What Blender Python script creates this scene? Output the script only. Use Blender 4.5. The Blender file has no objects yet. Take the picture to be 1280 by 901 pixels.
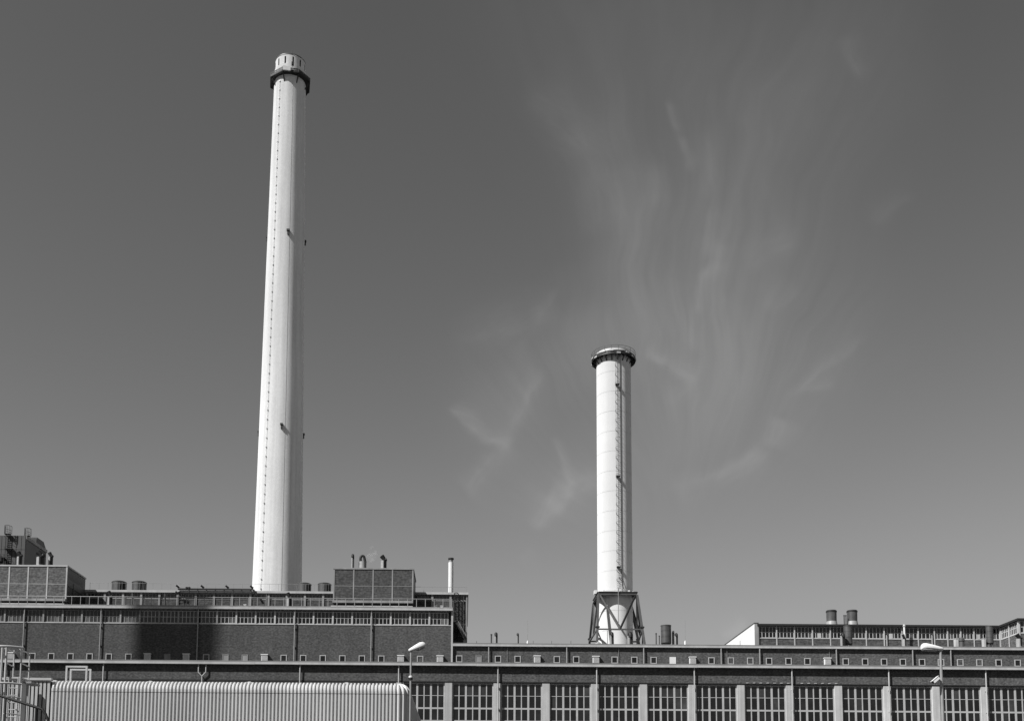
import bpy, math, random
from mathutils import Matrix, Vector
import numpy as np
random.seed(7)
R = math.radians
scene = bpy.context.scene
COL = scene.collection

# ------------------------------------------------------------------ camera, world, sun
FPX, W, H = 1350.0, 1280.0, 901.0
PPX, PPY = 580.0, 905.0
PITCH = math.atan(.1038); ROLL = .0075
CAM = Vector((0, 0, 1.7))
CAMROT = Matrix.Rotation(math.pi/2 + PITCH, 3, 'X') @ Matrix.Rotation(ROLL, 3, 'Z')
cam_d = bpy.data.cameras.new('camera'); cam = bpy.data.objects.new('camera', cam_d); COL.objects.link(cam)
cam.matrix_world = Matrix.Translation(CAM) @ CAMROT.to_4x4()
cam_d.sensor_width = 36; cam_d.lens = 36*FPX/W
cam_d.shift_x = (W/2 - PPX)/W; cam_d.shift_y = (PPY - H/2)/W
cam_d.clip_start = .1; cam_d.clip_end = 200000
scene.camera = cam
scene.render.resolution_x, scene.render.resolution_y = 1024, 720

SUN_EL, SUN_AZ = R(44.5), R(54.5)          # azimuth: from -Y towards -X
sdir = Vector((-math.sin(SUN_AZ)*math.cos(SUN_EL), -math.cos(SUN_AZ)*math.cos(SUN_EL), math.sin(SUN_EL)))
sun_d = bpy.data.lights.new('sun', 'SUN'); sun_d.energy = 5.0; sun_d.angle = R(.53); sun_d.color = (1, .997, .99)
sun = bpy.data.objects.new('sun', sun_d); COL.objects.link(sun)
sun.rotation_euler = sdir.to_track_quat('Z', 'Y').to_euler(); sun.location = (0, 0, 60)

world = bpy.data.worlds.new('World'); scene.world = world; world.use_nodes = True
wn, wl = world.node_tree.nodes, world.node_tree.links
wn.clear()
sky = wn.new('ShaderNodeTexSky'); sky.sky_type = 'NISHITA'; sky.sun_disc = False
sky.sun_elevation = SUN_EL; sky.sun_rotation = math.atan2(sdir.x, sdir.y); sky.air_density = 1.0; sky.dust_density = .0; sky.ozone_density = 1.5
sep = wn.new('ShaderNodeSeparateColor'); wl.new(sky.outputs[0], sep.inputs[0])
# black and white picture taken through a red filter: mostly the red channel of the sky
m1 = wn.new('ShaderNodeMath'); m1.operation = 'MULTIPLY'; m1.inputs[1].default_value = .82; wl.new(sep.outputs[0], m1.inputs[0])
m2 = wn.new('ShaderNodeMath'); m2.operation = 'MULTIPLY_ADD'; m2.inputs[1].default_value = .18; wl.new(sep.outputs[1], m2.inputs[0]); wl.new(m1.outputs[0], m2.inputs[2])
# film response: slightly steeper than linear, levelling off towards the bright end: p = v^1.25, p / (1 + (p/4)^4)^(1/4)
def wmath(op, a, b):
    m = wn.new('ShaderNodeMath'); m.operation = op
    for k, q in ((0, a), (1, b)):
        if isinstance(q, (int, float)): m.inputs[k].default_value = q
        else: wl.new(q, m.inputs[k])
    return m.outputs[0]
p_ = wmath('POWER', m2.outputs[0], 1.25)
q_ = wmath('POWER', wmath('ADD', wmath('POWER', wmath('DIVIDE', p_, 4.0), 4.0), 1.0), .25)
bg = wn.new('ShaderNodeBackground'); bg.inputs[1].default_value = .070; wl.new(wmath('DIVIDE', p_, q_), bg.inputs[0])
wo = wn.new('ShaderNodeOutputWorld'); wl.new(bg.outputs[0], wo.inputs[0])

vs = scene.view_settings; vs.view_transform = 'Standard'; vs.look = 'None'; vs.exposure = 0.55; vs.gamma = 1; vs.use_curve_mapping = False
scene.render.engine = 'CYCLES'

# ------------------------------------------------------------------ helpers
def P(px, py, Y):
    v = CAMROT @ Vector(((px-PPX)/FPX, (PPY-py)/FPX, -1))
    return CAM + v*(Y/v.y)
def XA(px, Y, py=800): return P(px, py, Y).x
def ZA(py, Y, px=640): return P(px, py, Y).z
def S(Y): return Y/FPX            # metres per pixel at distance Y (near enough)

def link(o, parent=None):
    COL.objects.link(o)
    if parent is not None: o.parent = parent
    return o
def tag(o, label=None, cat=None, group=None, kind=None):
    if label: o['label'] = label
    if cat: o['category'] = cat
    if group: o['group'] = group
    if kind: o['kind'] = kind
    return o
def thing(name, loc, label, cat, group=None):
    o = bpy.data.objects.new(name, None); o.empty_display_size = .3; o.location = loc
    link(o); return tag(o, label, cat, group)
def wloc(o):
    v = Vector((0, 0, 0))
    while o is not None: v += o.location; o = o.parent
    return v

class MB:
    def __init__(s): s.v = []; s.f = []; s.m = []; s.sm = []
    def add(s, vs_, fs, mi=0, smooth=False):
        b = len(s.v); s.v += [tuple(v) for v in vs_]
        s.f += [tuple(i+b for i in f) for f in fs]; s.m += [mi]*len(fs); s.sm += [smooth]*len(fs); return s
    def box(s, x0, x1, y0, y1, z0, z1, mi=0):
        if x0 > x1: x0, x1 = x1, x0
        if y0 > y1: y0, y1 = y1, y0
        if z0 > z1: z0, z1 = z1, z0
        return s.add([(x0,y0,z0),(x1,y0,z0),(x1,y1,z0),(x0,y1,z0),(x0,y0,z1),(x1,y0,z1),(x1,y1,z1),(x0,y1,z1)],
                     [(0,3,2,1),(4,5,6,7),(0,1,5,4),(1,2,6,5),(2,3,7,6),(3,0,4,7)], mi)
    def prism(s, poly, axis, a, b, mi=0):
        """extrude a 2-D polygon (CCW) along axis 'x','y' or 'z' from a to b"""
        n = len(poly)
        def mk(p, t):
            return (t, p[0], p[1]) if axis == 'x' else (p[0], t, p[1]) if axis == 'y' else (p[0], p[1], t)
        vs_ = [mk(p, a) for p in poly] + [mk(p, b) for p in poly]
        fs = [tuple(range(n)), tuple(range(2*n-1, n-1, -1))] + [(i, i+n, (i+1) % n+n, (i+1) % n) for i in range(n)]
        return s.add(vs_, fs, mi)
    def lathe(s, cx, cy, prof, *a, cap0=False, cap1=False, **k):
        # split the profile at sharp corners so that smooth shading stops there
        parts = [[prof[0]]]
        for i in range(1, len(prof)):
            parts[-1].append(prof[i])
            if i < len(prof)-1:
                d1 = Vector((prof[i][0]-prof[i-1][0], prof[i][1]-prof[i-1][1])); d2 = Vector((prof[i+1][0]-prof[i][0], prof[i+1][1]-prof[i][1]))
                if d1.length > 1e-9 and d2.length > 1e-9 and d1.angle(d2) > .5: parts.append([prof[i]])
        for i, p in enumerate(parts): s._lathe(cx, cy, p, *a, cap0=cap0 and i == 0, cap1=cap1 and i == len(parts)-1, **k)
        return s
    def _lathe(s, cx, cy, prof, n=32, a0=0, a1=2*math.pi, mi=0, smooth=True, cap0=False, cap1=False, off=0):
        full = abs(a1-a0-2*math.pi) < 1e-6
        k = n if full else n+1
        vs_ = []
        for r, z in prof:
            for i in range(k):
                a = a0+(a1-a0)*i/n+off
                vs_.append((cx+r*math.cos(a), cy+r*math.sin(a), z))
        fs = []
        for j in range(len(prof)-1):
            for i in range(n if full else n):
                i2 = (i+1) % k if full else i+1
                fs.append((j*k+i, j*k+i2, (j+1)*k+i2, (j+1)*k+i))
        s.add(vs_, fs, mi, smooth)
        if cap0: s.add(vs_[:k], [tuple(range(k-1, -1, -1))], mi)
        if cap1: s.add(vs_[-k:], [tuple(range(k))], mi)
        return s
    def tube(s, pts, r, n=8, mi=0, smooth=True, caps=True):
        pts = [Vector(p) for p in pts]; rs = r if isinstance(r, (list, tuple)) else [r]*len(pts)
        rings = []; ref = None
        for i, p in enumerate(pts):
            d = (pts[min(i+1, len(pts)-1)]-pts[max(i-1, 0)]).normalized()
            if ref is None:
                ref = Vector((0, 0, 1)) if abs(d.z) < .9 else Vector((1, 0, 0))
            u = d.cross(ref).normalized(); w = u.cross(d).normalized(); ref = w
            rings.append([p+(u*math.cos(2*math.pi*k/n+math.pi/n)+w*math.sin(2*math.pi*k/n+math.pi/n))*rs[i] for k in range(n)])
        vs_ = [v for rg in rings for v in rg]; fs = []
        for j in range(len(pts)-1):
            for k in range(n):
                k2 = (k+1) % n
                fs.append((j*n+k, j*n+k2, (j+1)*n+k2, (j+1)*n+k))
        s.add(vs_, fs, mi, smooth)
        if caps:
            s.add(rings[0], [tuple(range(n-1, -1, -1))], mi); s.add(rings[-1], [tuple(range(n))], mi)
        return s
    def mesh(s, name, mats, off=(0, 0, 0)):
        me = bpy.data.meshes.new(name)
        me.from_pydata([(v[0]-off[0], v[1]-off[1], v[2]-off[2]) for v in s.v], [], s.f)
        for m in (mats if isinstance(mats, (list, tuple)) else [mats]): me.materials.append(m)
        me.polygons.foreach_set('material_index', s.m); me.polygons.foreach_set('use_smooth', s.sm)
        me.update(); return me
    def build(s, name, mats, parent=None, origin=None):
        """vertices are in world coordinates"""
        base = wloc(parent) if parent is not None else Vector((0, 0, 0))
        if origin is None:
            origin = base
        origin = Vector(origin)
        o = bpy.data.objects.new(name, s.mesh(name, mats, origin)); o.location = origin-base
        return link(o, parent)
def inst(name, me, loc, parent=None, rot=None):
    base = wloc(parent) if parent is not None else Vector((0, 0, 0))
    o = bpy.data.objects.new(name, me); o.location = Vector(loc)-base
    if rot: o.rotation_euler = rot
    return link(o, parent)

# ------------------------------------------------------------------ materials (grey: the photograph is black and white)
def G(v): return (v, v, v, 1)
def mat(name, base, rough=.7, metal=0., noise=None, streak=None, brick=None, rnd=0., bump=0., spec=.4, speck=None):
    """noise=(scale, amount); streak=(scale, amount) vertical run marks; brick=(w,h,amount)"""
    m = bpy.data.materials.new(name); m.use_nodes = True
    n, l = m.node_tree.nodes, m.node_tree.links
    b = n['Principled BSDF']; b.inputs['Roughness'].default_value = rough; b.inputs['Metallic'].default_value = metal
    b.inputs['Specular IOR Level'].default_value = spec; b.inputs['Diffuse Roughness'].default_value = 1.0 if rough > .7 else .4
    val = n.new('ShaderNodeValue'); val.outputs[0].default_value = base*.85 if 'brick' in name or 'white' in name else base*.7; cur = val.outputs[0]
    geo = n.new('ShaderNodeNewGeometry'); pos = geo.outputs['Position']
    def mul(fac_out, lo, hi):
        nonlocal cur
        mr = n.new('ShaderNodeMapRange'); mr.inputs[1].default_value = .25; mr.inputs[2].default_value = .75
        mr.inputs[3].default_value = lo; mr.inputs[4].default_value = hi; l.new(fac_out, mr.inputs[0])
        mm = n.new('ShaderNodeMath'); mm.operation = 'MULTIPLY'; l.new(cur, mm.inputs[0]); l.new(mr.outputs[0], mm.inputs[1]); cur = mm.outputs[0]
    def tex(scale, sc=(1, 1, 1), detail=4):
        mp = n.new('ShaderNodeMapping'); mp.inputs['Scale'].default_value = sc; l.new(pos, mp.inputs[0])
        t = n.new('ShaderNodeTexNoise'); t.inputs['Scale'].default_value = scale; t.inputs['Detail'].default_value = detail
        l.new(mp.outputs[0], t.inputs['Vector']); return t.outputs['Fac']
    if noise: mul(tex(noise[0]), 1-noise[1], 1+noise[1])
    if speck: mul(tex(speck[0], (1, 1, 1), 1), 1-speck[1], 1+speck[1])
    if streak: mul(tex(streak[0], (1, 1, .035), 3), 1-streak[1], 1+streak[1])
    if brick:
        sw = n.new('ShaderNodeSeparateXYZ'); l.new(pos, sw.inputs[0])
        ad = n.new('ShaderNodeMath'); l.new(sw.outputs[0], ad.inputs[0]); l.new(sw.outputs[1], ad.inputs[1])
        cb = n.new('ShaderNodeCombineXYZ'); l.new(ad.outputs[0], cb.inputs[0]); l.new(sw.outputs[2], cb.inputs[1])
        bt = n.new('ShaderNodeTexBrick'); bt.inputs['Scale'].default_value = 1; bt.inputs['Brick Width'].default_value = brick[0]; bt.inputs['Row Height'].default_value = brick[1]
        bt.inputs['Mortar Size'].default_value = .012
        bt.inputs['Color1'].default_value = G(1-brick[2]); bt.inputs['Color2'].default_value = G(1+brick[2]*1.2); bt.inputs['Mortar'].default_value = G(1.25)
        l.new(cb.outputs[0], bt.inputs['Vector'])
        sc = n.new('ShaderNodeSeparateColor'); l.new(bt.outputs['Color'], sc.inputs[0])
        mm = n.new('ShaderNodeMath'); mm.operation = 'MULTIPLY'; l.new(cur, mm.inputs[0]); l.new(sc.outputs[0], mm.inputs[1]); cur = mm.outputs[0]
    if rnd:
        oi = n.new('ShaderNodeObjectInfo'); mr = n.new('ShaderNodeMapRange'); mr.inputs[3].default_value = 1-rnd; mr.inputs[4].default_value = 1+rnd
        l.new(oi.outputs['Random'], mr.inputs[0])
        mm = n.new('ShaderNodeMath'); mm.operation = 'MULTIPLY'; l.new(cur, mm.inputs[0]); l.new(mr.outputs[0], mm.inputs[1]); cur = mm.outputs[0]
    cc = n.new('ShaderNodeCombineColor')
    for i in range(3): l.new(cur, cc.inputs[i])
    l.new(cc.outputs[0], b.inputs['Base Color'])
    if bump:
        bp = n.new('ShaderNodeBump'); bp.inputs['Strength'].default_value = .4; bp.inputs['Distance'].default_value = bump
        l.new(tex(3), bp.inputs['Height']); l.new(bp.outputs[0], b.inputs['Normal'])
    return m
M = dict(
    brick=mat('brick_masonry', .092, .9, noise=(.2, .2), brick=(.26, .085, .4), streak=(1.2, .16), speck=(4.2, .36)),
    brick_low=mat('brick_masonry_lower', .092, .9, noise=(.3, .2), streak=(1.5, .2), brick=(.26, .085, .4), speck=(4.5, .42)),
    brick_box=mat('brick_masonry_penthouse', .085, .9, noise=(.6, .15), brick=(.5, .09, .4), speck=(3.2, .45)),
    brick_pale=mat('brick_masonry_pale', .165, .9, noise=(.6, .18), brick=(.5, .09, .4), speck=(3.2, .45)),
    trim=mat('pale_trim', .58, .6, noise=(.8, .14), streak=(2, .1)),
    trim2=mat('weathered_trim', .34, .7, noise=(.6, .25), streak=(1.5, .2)),
    flash=mat('roof_flashing', .26, .6, noise=(.4, .2)),
    roof=mat('bitumen_roof', .08, .95, noise=(.7, .3)),
    conc=mat('pier_concrete', .64, .8, noise=(.9, .1), streak=(3, .2), speck=(9, .06), rnd=.07),
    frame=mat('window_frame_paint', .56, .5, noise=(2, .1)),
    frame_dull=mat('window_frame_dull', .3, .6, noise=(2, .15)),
    glass=mat('dark_glass', .013, .12, noise=(1.2, .55), rnd=.65, spec=.5),
    glass2=mat('dusty_glass', .06, .35, noise=(1.5, .4), rnd=.3),
    glass3=mat('curtained_glass', .12, .5, noise=(1.5, .3), rnd=.3),
    white=mat('white_paint', .8, .5, noise=(1.5, .05)),
    whitec=mat('white_chimney_concrete', .94, .75, noise=(.1, .05), streak=(1.3, .1), speck=(2, .03)),
    whites=mat('white_chimney_paint', .87, .75, noise=(.3, .03), streak=(.9, .05)),
    seam=mat('seam_joint', .85, .8, noise=(1, .3)),
    steel=mat('grey_steel', .13, .5, .2, noise=(2, .2)),
    steel_lt=mat('galvanised_steel', .42, .45, .3, noise=(3, .15)),
    dark=mat('dark_metal', .03, .5, noise=(3, .3)),
    black=mat('black_metal', .012, .6),
    drum=mat('drum_steel', .13, .45, .3, noise=(1.5, .25), streak=(3, .15)),
    clad=mat('panel_cladding', .085, .55, .1, noise=(.15, .06), streak=(.5, .06)),
    clad_dk=mat('panel_cladding_joint', .05, .6),
    shed=mat('corrugated_metal', .74, .45, .0, noise=(.5, .06), streak=(1.5, .08), rnd=.05),
    sleeve=mat('vent_sleeve', .45, .5, .1, noise=(3, .15)),
    ground=mat('asphalt_yard', .045, .95, noise=(.3, .2), speck=(12, .3)),
    lamp=mat('white_lamp_housing', .8, .35, noise=(6, .03)),
    lens=mat('lamp_lens', .35, .2),
    pole=mat('lamp_pole', .42, .45, .3, noise=(4, .1)),
    gravel=mat('roof_gravel', .13, .95, speck=(14, .4)),
)

# ------------------------------------------------------------------ ground
g = MB().add([(-6000, -6000, 0), (6000, -6000, 0), (6000, 6000, 0), (-6000, 6000, 0)], [(0, 1, 2, 3)]).build('ground', M['ground'])
tag(g, 'wide flat asphalt factory yard', None, None, 'structure')

D1, D2, D3 = 120.0, 135.0, 143.4

def roof_edge(x0, x1, Yw, ztop, zmid, zbot, w, parent, seg=None, flash='flash', face='trim'):
    """eaves: flashing strip above a pale gutter board, projecting w in front of the wall"""
    MB().box(x0, x1, Yw-w+.03, Yw+.6, zmid+.003, ztop).build('roof_flashing', M[flash], parent)
    n = max(1, int(round((x1-x0)/(seg or 30))))
    for i in range(n):
        a = x0+(x1-x0)*i/n; b = x0+(x1-x0)*(i+1)/n
        MB().box(a+.008, b-.008, Yw-w, Yw+.4, zbot+random.uniform(-.015, .015), zmid).build('gutter_board', M[face], parent)

def pipe_mesh(h, r=.08, name='drainpipe'):
    b = MB().tube([(0, 0, 0), (0, 0, -h)], r, 8)
    for k in range(1, int(h/2.4)+1): b.box(-r-.03, r+.03, -.02, .2, -k*2.4-.05, -k*2.4+.05)
    return b

def grid_window(w, h, cols, rows, bar, mid, edge, depth=.08, thick_every=0, thick=0, colw=None, rowz=None):
    """frame mesh with its lower-left front corner at 0,0,0 ; returns MB and pane rectangles"""
    fb = MB(); xs = [w*i/cols for i in range(cols+1)]; zs = rowz or [h*j/rows for j in range(rows+1)]
    fb.box(0, edge, 0, depth, 0, h); fb.box(w-edge, w, 0, depth, 0, h)
    fb.box(edge, w-edge, 0, depth, 0, edge); fb.box(edge, w-edge, 0, depth, h-edge, h)
    hb = []
    for i in range(1, cols):
        t = thick if thick_every and i % thick_every == 0 else bar
        fb.box(xs[i]-t/2, xs[i]+t/2, .004, depth-.004, edge, h-edge); hb.append(t/2)
    for j in range(1, rows):
        t = mid[j-1] if isinstance(mid, (list, tuple)) else mid
        for i in range(cols):
            a = edge if i == 0 else xs[i]+hb[i-1]; b = w-edge if i == cols-1 else xs[i+1]-hb[i]
            fb.box(a, b, .008, depth-.008, zs[j]-t/2, zs[j]+t/2)
    panes = [[(xs[i], xs[i+1], zs[j], zs[j+1]) for i in range(cols)] for j in range(rows)]
    return fb, panes

# ------------------------------------------------------------------ lower hall (front)
px_mid = 700
zr_t, zr_m, zr_b = ZA(828.0, D1-.5, px_mid), ZA(829.8, D1-.5, px_mid), ZA(832.4, D1-.5, px_mid)
xL, xR = XA(-230, D1), XA(1420, D1)
low = thing('factory_hall', ((xL+xR)/2, D1, 0), 'long low brick hall in front with rows of tall gridded windows between pale piers', 'industrial hall')
zlin = ZA(852.0, D1, px_mid)                       # window head
pier_px = [560.4+61.0*k for k in range(-1, 14)]
zsill = ZA(917, D1, px_mid)
x0w = XA(pier_px[0], D1, 875)
MB().box(xL, xR, D1, D1+.5, zlin, zr_m-.02).build('brick_band', M['brick_low'], low)
MB().box(xL, x0w-.43, D1+.02, D1+.5, 0, zlin-.002).build('brick_wall', M['brick_low'], low)
MB().box(x0w-.43, xR, D1+.05, D1+.5, 0, zsill-.06).build('plinth_wall', M['brick_low'], low)
MB().box(xL, xR, D1+.4, D2-.02, zr_m-.3, zr_t-.05).build('roof', M['gravel'], low)
roof_edge(xL, xR, D1, zr_t, zr_m, zr_b, .5, low, 26)
MB().box(xL+.01, xR-.01, D1-.02, D1+.1, zlin-.14, zlin-.006).build('lintel', M['black'], low)
MB().box(x0w-.4, xR, D1-.03, D1+.3, zsill-.16, zsill-.06).build('window_ledge', M['trim'], low)
# piers
pw = 9.3*S(D1)
pm = MB().box(-pw/2, pw/2, 0, .4, zsill-.055, zlin-.15)
pm_me = pm.mesh('pier', M['conc'])
for p in pier_px: inst('pier', pm_me, (XA(p, D1, 875), D1+.01, 0), low)
# windows
bayw = XA(pier_px[5], D1, 875)-XA(pier_px[4], D1, 875)
ww = bayw-pw-.01; wh = zlin-.15-zsill+.04
z1 = ZA(869.6, D1, px_mid); z2_ = ZA(885.4, D1, px_mid); z3 = ZA(900.9, D1, px_mid)
zb = zsill-.05
rowz = [0, z3-zb, z2_-zb, z1-zb, wh]
fb, panes = grid_window(ww, wh, 6, 4, .115, [.13, .19, .06], .13, .1, 2, .22, rowz=rowz)
fme = fb.mesh('window', M['frame'])
pane_me = {}
def mkpane(w, h, m='glass'):
    k = (round(w, 3), round(h, 3), m)
    if k not in pane_me: pane_me[k] = MB().box(-w/2, w/2, 0, .02, -h/2, h/2).mesh('pane', M[m])
    return pane_me[k]
low_me = MB()
for r in panes[0]: low_me.box(r[0], r[1], .055, .075, r[2], r[3])
low_me = low_me.mesh('lower_glazing', M['glass'])
for i in range(len(pier_px)-1):
    xa = XA(pier_px[i], D1, 875)+pw/2+.005
    wo_ = inst('window', fme, (xa, D1+.2, zb), low)
    for j in (3, 2, 1):
        for r in panes[j]:
            tilt = random.uniform(-.006, .006)
            po = inst('pane', mkpane(r[1]-r[0], r[3]-r[2], random.choices(('glass', 'glass2'), (12, 1))[0]), (xa+(r[0]+r[1])/2, D1+.255, zb+(r[2]+r[3])/2), wo_, (tilt, 0, random.uniform(-.006, .006)))
    lg = inst('lower_glazing', low_me, (xa, D1+.2, zb), wo_); tag(lg, kind='stuff')
# wall behind the windows
MB().box(x0w, xR, D1+.42, D1+.5, zsill-.05, zlin-.01).build('inner_wall', M['black'], low)
# drainpipes
dpm = pipe_mesh(zr_b+.05-2, .075).mesh('drainpipe', M['trim'])
for p in [6, 129, 375, 498.4, 622.6, 746, 868, 990, 1111, 1232.3, 1354]:
    inst('drainpipe', dpm, (XA(p, D1-.25, 842), D1-.25, zr_b+.05), low)
xp = XA(252.6, D1-.25, 842); zc = ZA(840, D1, 252)
b = MB()
b.tube([(xp-.42, D1-.25, zr_b+.05), (xp-.42, D1-.25, zc+.0), (xp, D1-.25, zc-.45), (xp, D1-.25, 2)], .07, 8)
b.tube([(xp+.42, D1-.25, zr_b+.05), (xp+.42, D1-.25, zc+.0), (xp, D1-.25, zc-.45)], .07, 8)
b.build('forked_drainpipe', M['trim'], low)
# row of small bright clips above two windows
for k in range(14):
    if k == 7: continue
    x = XA(934+8.55*k, D1-.05, 852.5); MB().box(x-.13, x+.13, D1-.08, D1-.002, zlin+.02, zlin+.1).build('fixing_clip', M['trim'], low, (x, D1, zlin))

# ------------------------------------------------------------------ tall brick hall (left, behind)
xl, xr = XA(-230, D2), XA(565.5, D2, 790)
pm2 = 330
rt, rm, rb = ZA(756.8, D2-.45, pm2), ZA(758.6, D2-.45, pm2), ZA(761, D2-.45, pm2)
tall = thing('boiler_hall', ((xl+xr)/2, D2, 0), 'tall left brick hall with clerestory window strip and two brick boxes on its roof', 'industrial hall')
zst, zsb = ZA(763.4, D2, pm2), ZA(779.2, D2, pm2)   # clerestory strip
MB().box(xl, xr, D2, D2+.5, 0, zsb-.12).build('brick_wall', M['brick'], tall)
MB().box(xl, xr, D2+.3, D2+.5, zsb-.115, zst).build('backing_wall', M['black'], tall)
MB().box(xl, xr, D2+.004, D2+.5, zst+.003, rm-.02).build('brick_band', M['brick'], tall)
MB().box(xr-.45, xr-.01, D2+.51, D3-.01, 0, rm-.02).build('side_wall', M['brick'], tall)
MB().box(xl, xr, D2+.55, D3+.3, rm-.3, rt-.06).build('roof', M['gravel'], tall)
roof_edge(xl, xr+.02, D2, rt, rm, rb, .45, tall, 17, 'trim2', 'trim')
MB().box(xl, xr-.01, D2-.06, D2+.28, zsb-.11, zsb-.01).build('window_ledge', M['trim'], tall)
pipes2 = [-66, 29, 125, 246.7, 368, 464]
bay = 24.17
starts = [29+bay*k for k in range(-4, 22)]
sh2 = zst-zsb+.005
def glazing(panes, y0, probs, name='glazing', inset=.02):
    b = MB()
    for row in panes:
        for r in row:
            t = random.random(); mi = 0 if t < probs[0] else 1 if t < probs[0]+probs[1] else 2
            b.box(r[0]+.01, r[1]-.01, y0, y0+.015, r[2]+.01, r[3]-.01, mi)
    return b.mesh(name, [M['glass'], M['glass2'], M['glass3']])
w2 = bay*S(D2)
cw_me = {}
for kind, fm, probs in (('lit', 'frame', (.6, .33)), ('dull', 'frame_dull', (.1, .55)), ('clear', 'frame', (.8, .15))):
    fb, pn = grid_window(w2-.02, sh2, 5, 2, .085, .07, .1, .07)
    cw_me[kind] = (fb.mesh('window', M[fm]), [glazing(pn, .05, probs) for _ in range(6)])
for k, s_ in enumerate(starts):
    xa = XA(s_, D2, 790)
    if xa+w2 > xr+.3: continue
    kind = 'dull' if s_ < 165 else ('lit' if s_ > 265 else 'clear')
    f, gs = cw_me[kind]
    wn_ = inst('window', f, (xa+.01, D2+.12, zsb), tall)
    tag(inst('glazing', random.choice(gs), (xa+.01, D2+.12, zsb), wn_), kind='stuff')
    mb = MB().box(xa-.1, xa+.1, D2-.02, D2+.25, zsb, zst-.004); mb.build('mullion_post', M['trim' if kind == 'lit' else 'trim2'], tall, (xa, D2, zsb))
dp2 = pipe_mesh(rb-2, .075).mesh('drainpipe', M['steel_lt'])
for p in pipes2+[]:
    inst('drainpipe', dp2, (XA(p, D2-.22, 800), D2-.22, rb+.04), tall)
MB().box(xr-.16, xr+.06, D2-.1, D2+.25, 0, rb+.02).build('corner_strip', M['trim'], tall)

# small windows of both rear walls, just above the front roof
zwb = ZA(829.5, D2, px_mid); 
def small_windows(parent, lst, Yw, zof):
    sw, sh = .80, .86
    fr = MB(); t = .1
    fr.box(-sw/2, -sw/2+t, -.05, .06, 0, sh); fr.box(sw/2-t, sw/2, -.05, .06, 0, sh)
    fr.box(-sw/2+t, sw/2-t, -.05, .06, sh-t, sh); fr.box(-sw/2+t, sw/2-t, -.05, .06, 0, .08)
    fme_ = fr.mesh('small_window', M['frame'])
    frd = fr.mesh('small_window', M['frame_dull'])
    vb = MB(); vb.box(-.39, .39, -.34, .0, 0, .78); vb.box(-.46, .46, -.42, .0, .78, .88)
    vme = vb.mesh('louvre_vent', M['white'])
    lb = MB()
    for k in range(5): lb.box(-.33, .33, -.365, -.34, .08+.135*k, .08+.135*k+.08)
    lme = lb.mesh('louvre_slats', M['trim'])
    for px, kind in lst:
        x = XA(px, Yw, 822); z = zof(px)
        if kind in 'dg':
            o = inst('small_window', fme_, (x, Yw-.01, z), parent)
            inst('pane', mkpane(sw-2*t, sh-t-.08, 'glass' if kind == 'd' else 'brick_low'), (x, Yw-.012, z+.08+(sh-t-.08)/2), o)
        elif kind == 'n':
            o = inst('small_window', frd, (x, Yw-.01, z), parent)
            inst('pane', mkpane(sw-2*t, sh-t-.08, 'trim2'), (x, Yw-.03, z+.08+(sh-t-.08)/2), o)
        elif kind == 'w':
            o = inst('white_panel', MB().box(-sw/2, sw/2, -.06, 0, 0, sh).mesh('white_panel', M['white']), (x, Yw, z), parent)
        elif kind == 'b':
            o = inst('louvre_vent', vme, (x, Yw, z), parent)
            inst('louvre_slats', lme, (x, Yw, z), o)
ztop_px = lambda px: ZA(821.5 if px > 560 else 821.5-.006*(560-px), D2, px)-.86
small_windows(tall, [(-10, 'd'), (13.5, 'b'), (40.4, 'd'), (64, 'd'), (88, 'd'), (112, 'd'), (136, 'd'), (160.6, 'd'), (184.8, 'b'), (209, 'n'), (233.2, 'b'), (257.7, 'g'),
    (281.9, 'n'), (306, 'n'), (331, 'b'), (354.6, 'd'), (379, 'd'), (403.5, 'd'), (428, 'd'), (452.4, 'd'), (476.6, 'd'), (501, 'b'), (525.2, 'g'), (550, 'b')], D2, lambda p: ZA(817.8, D2, 330)-.86)

# ------------------------------------------------------------------ long rear hall (right)
YR = D2+.25
x2l, x2r = xr+.04, XA(1420, YR)
pm3 = 900
t2, m2_, b2 = ZA(805.4, YR-.35, pm3), ZA(806.9, YR-.35, pm3), ZA(809.2, YR-.35, pm3)
rear = thing('rear_hall', ((x2l+x2r)/2, YR, 0), 'long flat-roofed brick hall on the right with a row of small square windows', 'industrial hall')
MB().box(x2l, x2r, YR, YR+.5, 0, m2_-.02).build('brick_wall', M['brick'], rear)
MB().box(x2l, x2r, YR+.4, 186, m2_-.4, t2-.05).build('roof', M['gravel'], rear)
roof_edge(x2l, x2r, YR, t2, m2_, b2, .35, rear, 14, 'flash', 'trim')
dp3 = pipe_mesh(b2-2, .085).mesh('drainpipe', M['steel_lt'])
for p in (611, 708.6, 804.8, 901.6, 949.8, 1045.6, 1141, 1188.6, 1290):
    inst('drainpipe', dp3, (XA(p, YR-.24, 818), YR-.24, b2+.04), rear)
thin = pipe_mesh(b2-2, .02).mesh('cable_pipe', M['steel_lt'])
for p in (634, 773.3, 908.8, 1036.8): inst('cable_pipe', thin, (XA(p, YR-.1, 818), YR-.1, b2+.04), rear)
small_windows(rear, [(574, 'd'), (598.3, 'n'), (622.5, 'd'), (647, 'd'), (671.3, 'b'), (696, 'd'), (720.2, 'd'), (744.6, 'b'), (768.2, 'd'), (792.8, 'd'), (817, 'd'), (840.9, 'w'),
    (865.3, 'b'), (889.2, 'd'), (913.5, 'g'), (937.7, 'g'), (961.2, 'd'), (985.5, 'd'), (1009, 'd'), (1033.6, 'b'), (1057, 'd'), (1081.2, 'd'), (1104.9, 'd'), (1128.4, 'd'), (1152.3, 'd'),
    (1176, 'd'), (1200, 'g'), (1224, 'g'), (1248, 'd'), (1271.7, 'd'), (1296, 'd')], YR, lambda p: ZA(821.2, YR, 900)-.86)

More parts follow.
